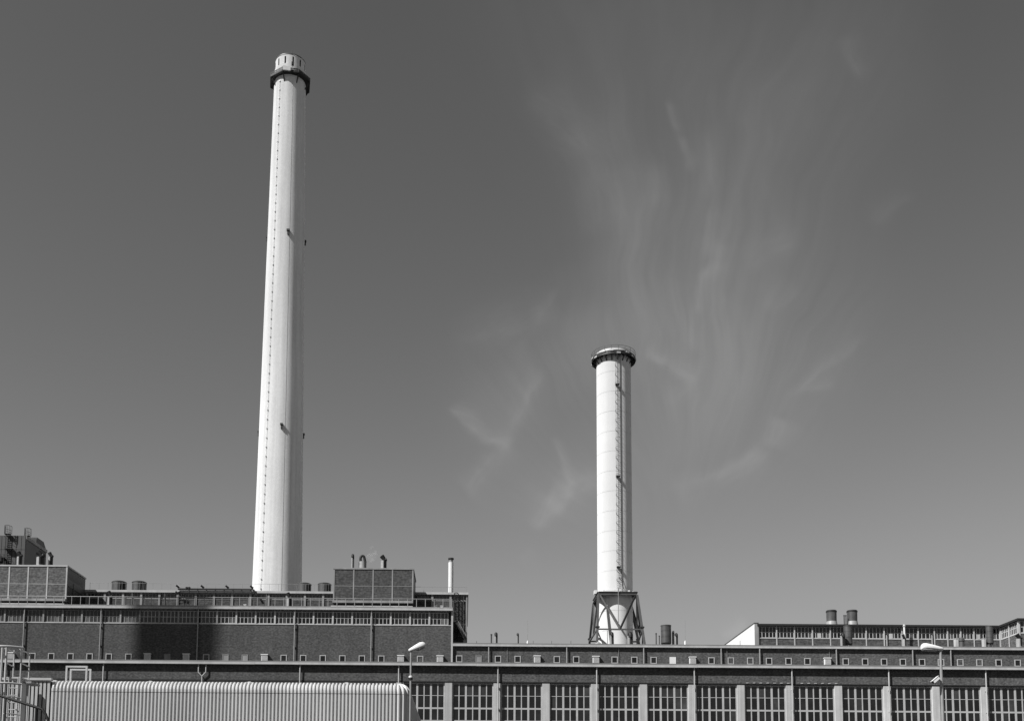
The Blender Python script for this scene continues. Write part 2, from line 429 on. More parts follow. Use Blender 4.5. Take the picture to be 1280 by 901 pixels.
# ------------------------------------------------------------------ set-back storey
zroof2 = rt-.06
sbl, sbr = XA(60, D3), XA(583.8, D3, 780)
pm4 = 330
s_t, s_b = ZA(738.2, D3-.3, pm4), ZA(740.9, D3-.3, pm4)
back = thing('set_back_storey', ((sbl+sbr)/2, D3, 0), 'set-back upper storey with a band of windows behind the roof railing', 'rooftop storey')
wz1, wz0 = ZA(742.0, D3, pm4), ZA(749.0, D3, pm4)
MB().box(sbl, sbr, D3, D3+.5, 0, wz0-.06).build('brick_wall', M['brick_box'], back)
MB().box(sbl, sbr, D3+.3, D3+.5, wz0-.055, wz1).build('backing_wall', M['black'], back)
MB().box(sbl, sbr, D3+.002, D3+.5, wz1+.003, s_b-.003).build('head_band', M['trim2'], back)
MB().box(sbl, sbr-.01, D3-.04, D3+.28, wz0-.05, wz0-.005).build('window_ledge', M['trim2'], back)
MB().box(sbl, sbr+.15, D3-.3, D3-.1, s_b, s_t).build('roof_edge', M['trim'], back)
MB().box(sbl, sbr+.15, D3-.097, D3+22, s_b, s_t-.004).build('roof', M['gravel'], back)
MB().box(sbr-.5, sbr, D3+.51, D3+21.5, 0, s_b-.004).build('side_wall', M['brick'], back)
bay3 = 22.73; posts3 = [131.3+bay3*k for k in range(-1, 20)]
w3 = bay3*S(D3)
fb, pn = grid_window(w3-.02, wz1-wz0, 5, 1, .11, .06, .12, .07)
f3 = fb.mesh('window', M['frame_dull']); g3 = [glazing(pn, .05, (.75, .15)) for _ in range(5)]; g3b = [glazing(pn, .05, (.2, .7)) for _ in range(3)]
for s_ in posts3:
    xa = XA(s_, D3, 745)
    if xa+.3 > sbr: continue
    MB().box(xa-.14, xa+.14, D3-.12, D3-.005, zroof2-.2, s_b-.004).build('pilaster', M['trim2' if s_ < 400 else 'steel_lt'], back, (xa, D3, zroof2))
    if xa+w3 < sbr+.2:
        wn_ = inst('window', f3, (xa+.01, D3+.1, wz0), back)
        tag(inst('glazing', random.choice(g3b if s_ < 210 else g3), (xa+.01, D3+.1, wz0), wn_), kind='stuff')
MB().box(sbr-.14, sbr+.03, D3-.1, D3+.1, 0, s_b-.006).build('corner_strip', M['trim2'], back)
MB().box(XA(572.5, D3), sbr-.2, D3-.05, D3-.005, ZA(781, D3, 580), ZA(780.2, D3, 580)).build('ledge', M['trim2'], back)

# brick boxes on the roof
def brick_box(name, pxs, pyt, pyh, pyb, Yf, label, brickm, trimm, strips, side_bits=False):
    a, b_ = XA(pxs[0], Yf, (pyt+pyb)/2), XA(pxs[1], Yf, (pyt+pyb)/2)
    pr = (pxs[0]+pxs[1])/2 if pxs[0] > 0 else 40
    zt, zh, zb_ = ZA(pyt, Yf, pr), ZA(pyh, Yf, pr), ZA(pyb, Yf, pr)
    z0 = zroof2+.01
    o = thing(name, ((a+b_)/2, Yf, z0), label, 'rooftop box')
    MB().box(a+.05, b_-.05, Yf+.1, D3-.35, zb_-.2, zt-.05).build('core', M['brick'], o)
    xs = [XA(p, Yf, (pyt+pyb)/2) for p in strips]
    # panels between strips, recessed
    for i in range(len(xs)-1):
        for (za, zc) in ((zb_, zh-.03), (zh+.03, zt-.2)):
            MB().box(xs[i]+.1, xs[i+1]-.1, Yf+.04, Yf+.099, za, zc).build('brick_panel', M[brickm], o, ((xs[i]+xs[i+1])/2, Yf, za))
        MB().box(xs[i]+.1, xs[i+1]-.1, Yf+.02, Yf+.098, zh-.03, zh+.03).build('cross_bar', M[trimm], o, ((xs[i]+xs[i+1])/2, Yf, zh))
    for x in xs: MB().box(x-.085, x+.085, Yf, Yf+.2, zb_, zt-.2).build('frame_strip', M[trimm], o, (x, Yf, zb_))
    MB().box(a-.04, b_+.06, Yf-.04, D3-.3, zt-.19, zt).build('coping', M[trimm], o)
    # plinth
    zl = zb_-.3
    MB().box(a-.05, b_, Yf-.25, Yf+.4, zl, zb_-.005).build('ledge', M['trim2'], o)
    MB().box(a, b_-.1, Yf+.3, D3-.4, z0, zl-.003).build('base', M['dark'], o)
    MB().box(a-.2, b_-.02, Yf-.45, Yf-.25, z0, z0+.42).build('kerb', M['trim'], o)
    # side wall: dark panel carries its shade in the colour; then fittings
    MB().box(b_-.049, b_-.02, Yf+.2, D3-.4, zb_, zt-.25).build('shaded_side_panel', M['dark'], o)
    if side_bits:
        MB().prism([(Yf+.3, ZA(722, Yf, 84)), (D3-.6, ZA(722, Yf, 84)), (D3-.6, ZA(722, Yf, 84)-.9), (Yf+.3, ZA(722, Yf, 84)-.9)][::-1], 'x', b_-.018, b_+.02).build('side_band', M['steel'], o)
        MB().box(b_, b_+.07, Yf+2.4, Yf+2.5, zb_-.2, zt-1.9).build('side_post', M['steel'], o)
    return zt
YB = 136.2
ztl = brick_box('brick_box', (-130, 83.2), 705.8, 729.3, 748, YB, 'pale brick box with a light metal grid at the left end of the roof', 'brick_pale', 'trim',
          [-129, -106, -82.6, -59.2, -35.8, -12.3, 11, 34.7, 58.8, 82.8], True)
ztm = brick_box('brick_box', (416.6, 516.6), 709.6, 732.2, 750.6, YB, 'dark brick box with three vents on top, beside the tall chimney', 'brick_box', 'trim2',
          [417.4, 442.0, 466.2, 490.5, 515.8])

# ------------------------------------------------------------------ railings
def railing(name, pxa, pxb, Y, z0, h, step_px, label, m, r=.03, mid=True, py=745, grp=None):
    a, b_ = XA(pxa, Y, py), XA(pxb, Y, py)
    o = thing(name, ((a+b_)/2, Y, z0), label, 'railing', grp)
    MB().tube([(a, Y, z0+h), (b_, Y, z0+h)], r, 6).build('top_rail', M[m], o)
    if mid: MB().tube([(a, Y, z0+h*.5), (b_, Y, z0+h*.5)], r*.6, 6).build('mid_rail', M[m], o)
    pm_ = MB().tube([(0, 0, 0), (0, 0, h)], r, 6).mesh('post', M[m])
    n = int(round((pxb-pxa)/step_px))
    for i in range(n+1): inst('post', pm_, (a+(b_-a)*i/n, Y, z0), o)
    return o
railing('roof_railing', -120, 565, D2-.05, rt, ZA(747.0, D2, 330)-rt, 11, 'grey pipe railing along the front edge of the tall left hall roof', 'steel_lt', .045, False)
railing('roof_railing', 112, 415, D3-.1, s_t, ZA(729.6, D3, 300)-s_t, 11.3, 'thin railing on the set-back roof left of the dark brick box', 'steel_lt', .018, False)
railing('roof_railing', 519, 583, D3-.1, s_t, ZA(733.6, D3, 550)-s_t, 11.2, 'thin railing on the set-back roof right of the dark brick box', 'steel_lt', .018, False)

# ------------------------------------------------------------------ vents
def vent(px, pw_, pyt, pyb, Y, label, style='angled', sleeve=.5, zbase=None, grp='bent vent pipes on the roofs', open_=False):
    """px centre, pw_ pipe width in px, top & bottom pixel rows"""
    s = S(Y); x = XA(px, Y, (pyt+pyb)/2); zt = ZA(pyt, Y, px); zb_ = zbase if zbase is not None else ZA(pyb, Y, px)
    zvis = ZA(pyb, Y, px)
    r = pw_*s/2; o = thing('vent_pipe', (x, Y, zb_), label, 'vent')
    hh = zt-zvis
    zs = zvis+hh*sleeve
    if style == 'angled':
        MB().lathe(x, Y, [(r, zb_), (r, zs)], 16, cap1=True).build('sleeve', M['sleeve'], o)
        q = r*.75
        MB().tube([(x+r*.3, Y, zs-.02), (x+r*.3, Y, zs+q*.5), (x, Y, zs+q*1.2), (x-r*.7, Y, zt-q*.75)], [q*.8, q*.8, q*.95, q*1.12], 12).build('cowl', M['black'], o)
        MB().tube([(x+r*.2, Y, zs+q*.4), (x+r*1.05, Y-.05, zs+q*.8)], [q*.6, q*.8], 12).build('weather_vane', M['black'], o)
        MB().lathe(x, Y, [(r*1.05, zvis-.1), (r*1.05, zs+.02), (r*.3, zs+.03)], 10, a0=R(-88), a1=R(40)).build('shade_shell', M['black'], o)  # black half shell stands in for the sleeve's own shadow on its right
    elif style == 'goose':
        q = r*.92
        MB().lathe(x-r*.1, Y, [(q, zb_), (q, zt-q*1.6)], 14, cap1=True).build('pipe', M['steel_lt'], o)
        pts = [(x, Y, zt-q*2.4)]
        for k in range(9):
            a = math.pi*k/8; pts.append((x+r*.1*k/8, Y-q*1.1*(1-math.cos(a)), zt-q*1.75+q*.85*math.sin(a)))
        pts.append((x+r*.12, Y-q*2.2, zt-q*2.6))
        MB().tube(pts, q*.98, 12).build('gooseneck', M['black'], o)
        MB().box(x, x+r*1.0, Y-q*2.3, Y-q*1.1, zvis-.2, zt-q*1.6).build('shade_plate', M['black'], o)  # black plate paints shade over the right half of the pipe
    elif style == 'pipe':
        MB().lathe(x, Y, [(r, zb_), (r, zt), (r*.6, zt)], 12, cap1=True).build('pipe', M['drum'], o)
        MB().lathe(x, Y, [(r*1.25, zt-.12), (r*1.25, zt+.003)], 12, cap0=True, cap1=True).build('collar', M['dark'], o)
    return o
zR2 = t2-.05
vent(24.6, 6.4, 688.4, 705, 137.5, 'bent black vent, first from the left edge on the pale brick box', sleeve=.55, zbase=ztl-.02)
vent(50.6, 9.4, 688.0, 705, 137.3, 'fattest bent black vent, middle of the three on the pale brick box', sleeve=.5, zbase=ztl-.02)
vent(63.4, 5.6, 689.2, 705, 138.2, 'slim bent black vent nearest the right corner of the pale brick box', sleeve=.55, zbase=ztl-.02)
vent(441.0, 4.0, 692.8, 709, 137.5, 'slim black gooseneck vent, leftmost on the dark brick box', 'goose', zbase=ztm-.02)
def hood_vent():
    Y = 137.8; x = XA(453.2, Y, 702); r = 4.9*S(Y); zb_ = ztm-.02; zm = ZA(702.2, Y, 453); zt = ZA(692.8, Y, 453)
    o = thing('vent_pipe', (x, Y, zb_), 'wide pale drum with black looped cowl, middle one on the dark brick box', 'vent')
    MB().lathe(x, Y, [(r, zb_), (r, zm)], 18, cap1=True).build('sleeve', M['sleeve'], o)
    pts = [(x-.22+0, Y, zm-.1), (x-.28, Y, zm+.35)]
    for k in range(7):
        a = math.pi*(1-k/6); pts.append((x-.02+.24*math.cos(a), Y, zt-.45+.27*math.sin(a)))
    pts += [(x+.3, Y, zm+.2), (x+.38, Y, zm-.05)]
    MB().tube(pts, .17, 10).build('cowl', M['black'], o)
    MB().box(x+.2, x+r+.02, Y-r*.8, Y-.1, zb_+.05, zm+.05).build('shade_plate', M['black'], o)  # black plate in place of shade on the drum's right side
hood_vent()
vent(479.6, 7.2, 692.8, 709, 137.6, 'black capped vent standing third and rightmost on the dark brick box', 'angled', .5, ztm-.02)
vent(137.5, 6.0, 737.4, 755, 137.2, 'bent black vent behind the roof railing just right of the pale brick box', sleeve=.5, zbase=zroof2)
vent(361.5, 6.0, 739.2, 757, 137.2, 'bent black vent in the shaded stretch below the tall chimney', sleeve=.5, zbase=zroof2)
vent(165.6, 2.4, 740, 756, 137.6, 'thin dark vent pipe right of the pale brick box under the roof drums', 'pipe', zbase=zroof2)
vent(206.4, 2.2, 740.5, 756, 137.6, 'thin dark pipe left of the caged ladder on the set-back storey', 'pipe', zbase=zroof2)
vent(333.4, 2.2, 741.8, 757, 137.6, 'thin light pipe left of the shaded bent vent', 'pipe', zbase=zroof2)
vent(614.2, 1.9, 792.2, 806, 138, 'plain thin pipe left of the arched vent on the rear hall roof', 'pipe', zbase=zR2)
vent(619.8, 4.3, 790.4, 806, 138, 'arched black gooseneck vent beside the plain thin pipe on the rear hall roof', 'goose', zbase=zR2)
vent(647, 3.0, 791.2, 806, 138, 'slim arched vent standing alone on the rear hall roof', 'goose', zbase=zR2)
vent(764.3, 4.6, 790, 806, 138, 'black-topped vent in front of the steel frame, left one', 'goose', zbase=zR2)
vent(787, 6.2, 790, 806, 138, 'black-topped vent in front of the steel frame, right and wider one', 'goose', zbase=zR2)
vent(820.2, 1.6, 791, 806, 138.5, 'thin dark pipe left of the dark standing drum', 'pipe', zbase=zR2)
vent(824.2, 1.5, 794, 806, 139.8, 'shorter dark pipe touching the dark standing drum', 'pipe', zbase=zR2)
vent(841.2, 2.6, 788.2, 806, 139, 'tall black pipe right behind the dark standing drum', 'goose', zbase=zR2)
vent(844.8, 3.8, 791.2, 806, 138, 'black-topped gooseneck rightmost beside the dark standing drum', 'goose', zbase=zR2)
vent(1052.4, 4.4, 791.2, 806, 138, 'black twin vent left of the wall-height grey drum', 'goose', zbase=zR2)
vent(1108.8, 2.4, 791.6, 806, 138, 'slim black arched vent under the right roof, left of the pale pole', 'goose', zbase=zR2)
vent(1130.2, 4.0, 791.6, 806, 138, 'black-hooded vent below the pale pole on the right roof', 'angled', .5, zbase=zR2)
vent(1165.4, 2.2, 791.8, 806, 138, 'slim black vent just above the right street lamp head', 'goose', zbase=zR2)
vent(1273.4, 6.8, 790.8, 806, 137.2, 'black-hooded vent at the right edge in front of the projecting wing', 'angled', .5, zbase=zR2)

# ------------------------------------------------------------------ drums and roof tanks
def roof_tank(pxa, pxb, pyt, Y, label):
    x = XA((pxa+pxb)/2, Y, 733); r = (pxb-pxa)/2*S(Y); zt = ZA(pyt, Y, pxa); z0 = s_t
    o = thing('roof_tank', (x, Y, z0), label, 'roof tank', 'squat round tanks on the set-back roof')
    MB().lathe(x, Y, [(r, z0), (r, zt-.28)], 28).build('shell', M['drum'], o)
    MB().lathe(x, Y, [(r*1.04, zt-.3), (r*1.04, zt-.22), (r*.8, zt-.1), (r*.4, zt-.02), (.01, zt)], 28).build('lid', M['drum'], o)
    MB().lathe(x, Y, [(r*1.01, z0+.1), (r*1.01, zt-.36)], 8, a0=R(-70), a1=R(-28), smooth=False).build('open_louvre', M['black'], o)
    for k in range(3): MB().box(x+r*(.1+.3*k)-.03, x+r*(.1+.3*k)+.03, Y-r*1.02, Y-r*.75, z0+.05, zt-.35).build('louvre_bar', M['drum'], o)
roof_tank(139.8, 158.2, 725.6, 147, 'squat round roof tank nearest the pale brick box')
roof_tank(165, 183.2, 725.8, 147, 'squat sunlit round roof tank, second from the pale brick box')
roof_tank(372.2, 389.2, 728, 147, 'squat shaded roof tank just right of the tall chimney')
roof_tank(397.2, 414.2, 728, 147, 'squat shaded roof tank touching the dark brick box')

def drum(pxa, pxb, pyt, pyb, Y, label):
    x = XA((pxa+pxb)/2, Y, 795); r = (pxb-pxa)/2*S(Y); zt = ZA(pyt, Y, (pxa+pxb)/2); z0 = ZA(pyb, Y, pxa)
    o = thing('standing_drum', (x, Y, zR2), label, 'drum', 'upright steel drums on the rear roof')
    hh = zt-z0
    for k in range(3):
        MB().lathe(x, Y, [(r, z0+hh*k/3+.012), (r, z0+hh*(k+1)/3-.012)], 24).build('shell_ring', M['drum'], o)
    MB().lathe(x, Y, [(r-.02, z0+.02), (r-.02, zt-.02)], 24).build('inner_shell', M['drum'], o)
    MB().lathe(x, Y, [(r+.03, zt-.1), (r+.03, zt), (.01, zt+.05)], 24).build('lid', M['drum'], o)
    MB().lathe(x, Y, [(r-.05, z0-.1), (r, z0+.02)], 24, cap0=True).build('bottom_rim', M['dark'], o)
    for a in (45, 135, 225, 315):
        MB().tube([(x+r*.75*math.cos(R(a)), Y+r*.75*math.sin(R(a)), zR2), (x+r*.75*math.cos(R(a)), Y+r*.75*math.sin(R(a)), z0)], .06, 6).build('leg', M['steel'], o)
drum(826, 839, 781.4, 803.6, 139, 'dark riveted standing drum right of the steel chimney frame')
drum(1054.8, 1065.2, 782, 804.6, 138.6, 'grey standing drum below the right flared ventilator')
drum(1232.8, 1241.4, 782.3, 803.6, 138.6, 'grey standing drum near the inner corner of the right wing')

# ------------------------------------------------------------------ left steel stack, antenna rods etc.
x = XA(563.6, 145, 720); zt = ZA(697.5, 145, 563); o = thing('steel_stack', (x, 145, s_t), 'slim shiny steel stack with black cap beside the ladder corner', 'chimney')
r = 3.25*S(145)
MB().lathe(x, 145, [(r, s_t-.1), (r, zt-.6)], 24).build('lower_shell', M['white'], o)
MB().lathe(x, 145, [(r*.8, zt-.62), (r*.8, zt-.2)], 24).build('upper_shell', M['steel_lt'], o)
MB().lathe(x, 145, [(r*1.1, zt-.2), (r*1.12, zt), (r*.9, zt)], 24, cap0=True, cap1=True).build('cap', M['black'], o)
b = MB()
for k in range(26): b.box(x+r*.35, x+r*.62, 145-r*.98, 145-r*.7, s_t+.1+k*.17, s_t+.1+k*.17+.05)
b.build('step_irons', M['steel'], o)
def rod(px, pyt, pyb, Y, label, zb_, r=.02, m='steel_lt', foot=True):
    x = XA(px, Y, pyb); o = thing('lightning_rod', (x, Y, zb_), label, 'rod', 'thin rods on the rear roof')
    MB().tube([(x, Y, zb_), (x, Y, ZA(pyt, Y, px))], [r*1.6, r], 6).build('rod', M[m], o)
    if foot: MB().lathe(x, Y, [(.12, zb_), (.12, ZA(pyb-3, Y, px)), (.03, ZA(pyb-5, Y, px))], 10, cap1=True).build('foot', M['white'], o)
rod(659.5, 775, 805, 138, 'tall hairline rod left of the steel chimney frame', zR2)
rod(856.5, 774, 805, 138, 'tall hairline rod right of the dark standing drum', zR2)
for p, lb in ((595.8, 'short stub rod near the tall hall corner'), (666.5, 'short stub rod just right of the tall hairline rod'), (689.5, 'short stub rod midway to the steel frame'), (713.6, 'short stub rod left of the steel frame'),
              (925.2, 'short stub rod at the foot of the white gable')):
    rod(p, 800.5, 805, 138, lb, zR2, .025, 'steel', False)

# roof pipe run with brackets
Yp = D3-.5; zp = ZA(736.6, Yp, 270)
o = thing('roof_pipe', (XA(270, Yp, 737), Yp, s_t), 'long dark horizontal pipe with floodlights over the set-back windows', 'pipe')
xa, xb = XA(222.5, Yp, 737), XA(317, Yp, 737)
MB().tube([(xa, Yp, zp+.05), (xb-.3, Yp, zp+.05), (xb, Yp, zp), (xb+.45, Yp, zp-.75)], .13, 8).build('pipe_run', M['dark'], o)
MB().tube([(xa-.25, Yp-.2, zp-.35), (xa+.05, Yp-.2, zp-.5), (xa+.35, Yp-.2, zp-.3)], .12, 8).build('valve', M['dark'], o)
for p in (223, 253.9, 284.8, 315.5):
    xx = XA(p, Yp, 735)
    MB().tube([(xx, Yp, zp+.1), (xx-.12, Yp, zp+.3)], .045, 6).tube([(xx-.28, Yp-.1, zp+.52), (xx+.12, Yp, zp+.22)], .13, 8).build('floodlight', M['black'], o)
for p in range(236, 318, 11):
    xx = XA(p, Yp, 738); MB().box(xx-.04, xx+.04, Yp, Yp+.25, s_b-.02, zp+.03).build('bracket', M['steel'], o)
for p in (233.5, 236.5): MB().lathe(XA(p, Yp, 735), Yp, [(.18, zp+.1), (.2, zp+.28), (.05, zp+.36)], 10, cap1=True).build('valve', M['dark'], o)
o2 = thing('light_boom', (XA(222, Yp, 735), Yp, s_t), 'thin pale angled arm at the top of the caged ladder', 'arm')
MB().tube([(XA(221, Yp, 730), Yp, ZA(729.5, Yp, 221)), (XA(225.5, Yp, 733), Yp, ZA(733.5, Yp, 225))], .05, 6).build('arm', M['trim'], o2)
MB().tube([(XA(225.5, Yp, 733), Yp, ZA(733.5, Yp, 225)), (XA(225.5, Yp, 733), Yp, s_t)], .05, 6).build('stem', M['trim'], o2)

# small white roof boxes
def small_box(pxa, pxb, pyt, pyb, Y, label, z0, m='white'):
    a, b_ = XA(pxa, Y, pyb), XA(pxb, Y, pyb); zt = ZA(pyt, Y, pxa); o = thing('roof_hatch', ((a+b_)/2, Y, z0), label, 'roof box')
    MB().box(a, b_, Y, Y+.6, z0, zt-.06).build('body', M[m], o)
    MB().box(a-.04, b_+.04, Y-.05, Y+.65, zt-.06, zt).build('lid', M[m], o)
small_box(543.2, 546.2, 756.4, 759, 137, 'left small grey roof box right of the dark brick box', zroof2, 'trim2')
small_box(550.6, 554.2, 756.6, 759, 137, 'right bright white roof box right of the dark brick box', zroof2)
small_box(304.6, 307.6, 754.8, 757, 137, 'tiny bright white box behind the roof railing left of the tall chimney', zroof2)
small_box(579.2, 582, 799.8, 805, 138, 'narrow pale box at the foot of the ladder corner', zR2, 'trim')
small_box(1194.8, 1198.2, 797.2, 806, 138, 'pale upright box left of the grey domed vent on the right roof', zR2, 'trim')
small_box(1230.0, 1232.4, 797, 806, 138, 'pale upright box touching the grey drum near the right wing', zR2, 'trim')
def dome_vent():
    Y = 138; x = XA(1202, Y, 800); r = 3.6*S(Y); zt = ZA(796, Y, 1202)
    o = thing('dome_vent', (x, Y, zR2), 'grey domed vent right of the pale upright box on the right roof', 'vent')
    MB().lathe(x, Y, [(r*.8, zR2), (r*.8, zt-.5)], 18).build('neck', M['steel'], o)
    MB().lathe(x, Y, [(r*1.02, zt-.52), (r, zt-.3), (r*.6, zt-.06), (.01, zt)], 18, cap0=True).build('dome', M['drum'], o)
dome_vent()

# ------------------------------------------------------------------ caged ladders
def caged_ladder(name, px, py_t, py_b, Y, wpx, label, m='steel', r=.035, rung=.35, hoop=1.0, z0=None, cage=True, dep=.6, par=None, ext=0):
    x = XA(px, Y, (py_t+py_b)/2); zt = ZA(py_t, Y, px); zb_ = ZA(py_b, Y, px); w = wpx*S(Y)
    o = par or thing(name, (x, Y, zb_), label, 'ladder')
    MB().tube([(x-w/2, Y, zb_), (x-w/2, Y, zt+ext)], r, 6).build('side_rail', M[m], o)
    MB().tube([(x+w/2, Y, zb_), (x+w/2, Y, zt+ext)], r, 6).build('side_rail', M[m], o)
    n = max(2, int((zt-zb_)/rung)); rm_ = MB().box(-w/2+r, w/2-r, -r*.5, r*.5, -r*.4, r*.4).mesh('rung', M[m])
    for k in range(n): inst('rung', rm_, (x, Y, zb_+.15+(zt-zb_-.2)*k/(n-1)), o)
    if cage:
        nh = max(2, int((zt-zb_-1.2)/hoop)); b = MB()
        for k in range(nh):
            z = zb_+1.2+(zt-zb_-1.2)*k/(nh-1) if nh > 1 else zt
            pts = [(x+(w/2+.06)*math.cos(a)*1.0, Y-dep*math.sin(a), z) for a in [math.pi*i/8 for i in range(9)]]
            b.tube(pts, r*.8, 5)
        b.build('cage_hoops', M[m], o)
        b = MB()
        for i in (1, 3, 5, 7):
            a = math.pi*i/8; xx, yy = x+(w/2+.06)*math.cos(a), Y-dep*math.sin(a)
            b.tube([(xx, yy, zb_+1.2), (xx, yy, zt)], r*.6, 4)
        b.build('cage_bars', M[m], o)
    return o
caged_ladder('caged_ladder', 226.5, 741, 757, D3-.1, 6, 'caged ladder on the set-back storey under the dark roof pipe', 'steel', .03)
caged_ladder('caged_ladder', 570, 742, 800, D3-.1, 4.4, 'dark caged ladder on the shaded corner right of the tall left hall', 'dark', .06, dep=.7)
# zig-zag stair on the corner
o = thing('fire_stair', (XA(578, D3, 790), D3-.8, ZA(804, D3, 578)), 'slender steel stair hanging on the hall corner right of the caged ladder', 'stair')
xa, xb = XA(573, D3-.8, 780), XA(582.5, D3-.8, 780)
b = MB(); za, zc = ZA(776, D3-.8, 573), ZA(794, D3-.8, 582)
b.tube([(xa, D3-.8, za), (xb, D3-.8, zc)], .04, 5); b.tube([(xa, D3-.8, za-.9), (xb, D3-.8, zc-.9)], .06, 5); b.build('handrail', M['steel_lt'], o)
b = MB()
for k in range(9): t = k/8; xx = xa+(xb-xa)*t; z = za+(zc-za)*t; b.tube([(xx, D3-.8, z-.9), (xx, D3-.8, z)], .025, 4)
b.build('balusters', M['steel_lt'], o)
b = MB()
for k in range(9): t = k/8; xx = xa+(xb-xa)*t; z = za+(zc-za)*t; b.box(xx-.1, xx+.1, D3-.8, D3-.05, z-1.0, z-.95)
b.build('treads', M['steel'], o)
for p in (575.2, 579.3):
    MB().tube([(XA(p, D3-.15, 760), D3-.15, ZA(744, D3, 578)), (XA(p, D3-.15, 760), D3-.15, ZA(790, D3, 578))], .035, 5).build('stanchion', M['steel'], o)

# ------------------------------------------------------------------ far left panel-clad block
YA = 155.; YAb = 162.9
xa0, xa1 = XA(-140, YA, 690), XA(31.2, YA, 690)
zA = ZA(669.0, YA, 15); zB = ZA(671.4, 159.4, 47)
o = thing('clad_tower', ((xa0+xa1)/2, YA, 0), 'grey panel-clad block rising behind the pale brick box at the left edge', 'building')
MB().box(xa0, xa1-.05, YA+.08, YAb, 0, zA-.05).build('core', M['clad_dk'], o)
seams = [XA(p, YA, 690) for p in (-140, -115, -90, -65, -44, -25, -10, 1.5, 6.2, 14.4, 20, 26.2, 31.2)]
zh = ZA(686.6, YA, 15)
for i in range(len(seams)-1):
    for za, zc in ((zh+.025, zA), (ZA(725, YA, 15), zh-.025)):
        MB().box(seams[i]+.03, seams[i+1]-.03, YA, YA+.08, za, zc).build('cladding_panel', M['clad'], o, ((seams[i]+seams[i+1])/2, YA, za))
MB().box(xa1-.05, xa1, YA+.06, YAb, ZA(725, YA, 15), zA-.55).build('side_cladding', M['clad'], o)
MB().box(xa1-.05, xa1+.12, YA+.06, YAb+.1, zA-.5, zA-.02).build('verge_band', M['trim2'], o)
bx0, bx1 = XA(39.5, 159.4, 675), xa1-.1
MB().box(xa0, bx1, 159.4, 162.0, zA+.02, zB).build('upper_block', M['clad'], o)
MB().prism([(162.003, zA+.02), (163.0, zA+.02), (163.0, zB-.9), (162.003, zB-.01)], 'x', xa0, bx1).build('chamfer', M['clad'], o)
MB().box(XA(41, 159.4, 675), XA(46, 159.4, 675), 159.3, 159.395, zA+.03, zB-.25).build('recess_panel', M['clad_dk'], o)
def cage_top(px, py_t, py_b, Y, wpx, label, down=None):
    x = XA(px, Y, py_b); z0 = ZA(py_b, Y, px); zt = ZA(py_t, Y, px); w = wpx*S(Y)
    o = thing('ladder_cage', (x, Y, z0), label, 'ladder cage')
    MB().box(x-w*.42, x+w*.42, Y-.55, Y+.02, z0, z0+.12).build('landing', M['black'], o)
    b = MB()
    for i in range(9):
        a = math.pi*i/8; xx, yy = x+w/2*math.cos(a), Y-.9*math.sin(a)
        b.tube([(xx, yy, z0+.1), (xx, yy, zt)], .025, 4)
    b.build('cage_bars', M['dark'], o)
    b = MB()
    for z in (z0+.3, (z0+zt)/2, zt):
        b.tube([(x+w/2*math.cos(a), Y-.9*math.sin(a), z) for a in [math.pi*i/8 for i in range(9)]], .03, 4)
    b.build('cage_hoops', M['dark'], o)
    if down:
        b = MB(); zb_ = ZA(down, Y, px)
        for s_ in (-.3, .3): b.tube([(x+s_, Y-.15, zb_), (x+s_, Y-.15, z0)], .05, 5)
        b.build('side_rail', M['dark'], o)
        rm_ = MB().box(-.27, .27, -.02, .02, 0, .05).mesh('rung', M['dark']); b = MB()
        for k in range(int((z0-zb_)/.3)): inst('rung', rm_, (x, Y-.15, zb_+k*.3), o)
        for k in range(0, int((z0-zb_)/.8), 2): b.tube([(x+.42*math.cos(a), Y-.15-.7*math.sin(a), zb_+1+k*.8) for a in [math.pi*i/6 for i in range(7)] if zb_+1+k*.8 < z0], .02, 4) if zb_+1+k*.8 < z0 else None
        b.build('lower_cage_hoops', M['dark'], o)
        MB().box(x-.3, x+.9, Y-.6, Y-.01, ZA(687, Y, px), ZA(686.2, Y, px)).build('rest_platform', M['black'], o)
cage_top(10.6, 658, 668.6, YA-.05, 8.4, 'dark ladder cage on the panel-clad block, nearer the left edge', 706)
cage_top(35.2, 661.4, 671.0, 157.8, 7.6, 'dark ladder cage on the shoulder of the panel-clad block, right one')
o = thing('equipment_guard', (XA(3, YA-.8, 703), YA-.8, ZA(706, YA, 3)), 'dark railed machine platform at the foot of the panel-clad block at the left edge', 'platform')
b = MB(); xx0, xx1 = XA(-20, YA-.8, 700), XA(9.4, YA-.8, 700)
for z in (694, 698): b.tube([(xx0, YA-.8, ZA(z, YA, 3)), (xx1, YA-.8, ZA(z, YA, 3))], .04, 5)
for k in range(7): q = xx0+(xx1-xx0)*k/6; b.tube([(q, YA-.8, ZA(706, YA, 3)), (q, YA-.8, ZA(694, YA, 3))], .04, 5)
b.build('guard_rail', M['dark'], o)
MB().box(xx0, xx1-.3, YA-.7, YA-.1, ZA(709, YA, 3), ZA(702.5, YA, 3)).build('plinth', M['black'], o)
MB().lathe(XA(1.5, YA-.4, 700), YA-.4, [(.5, ZA(703, YA, 3)), (.5, ZA(697, YA, 3)), (.2, ZA(696, YA, 3))], 14, cap1=True).build('motor', M['dark'], o)

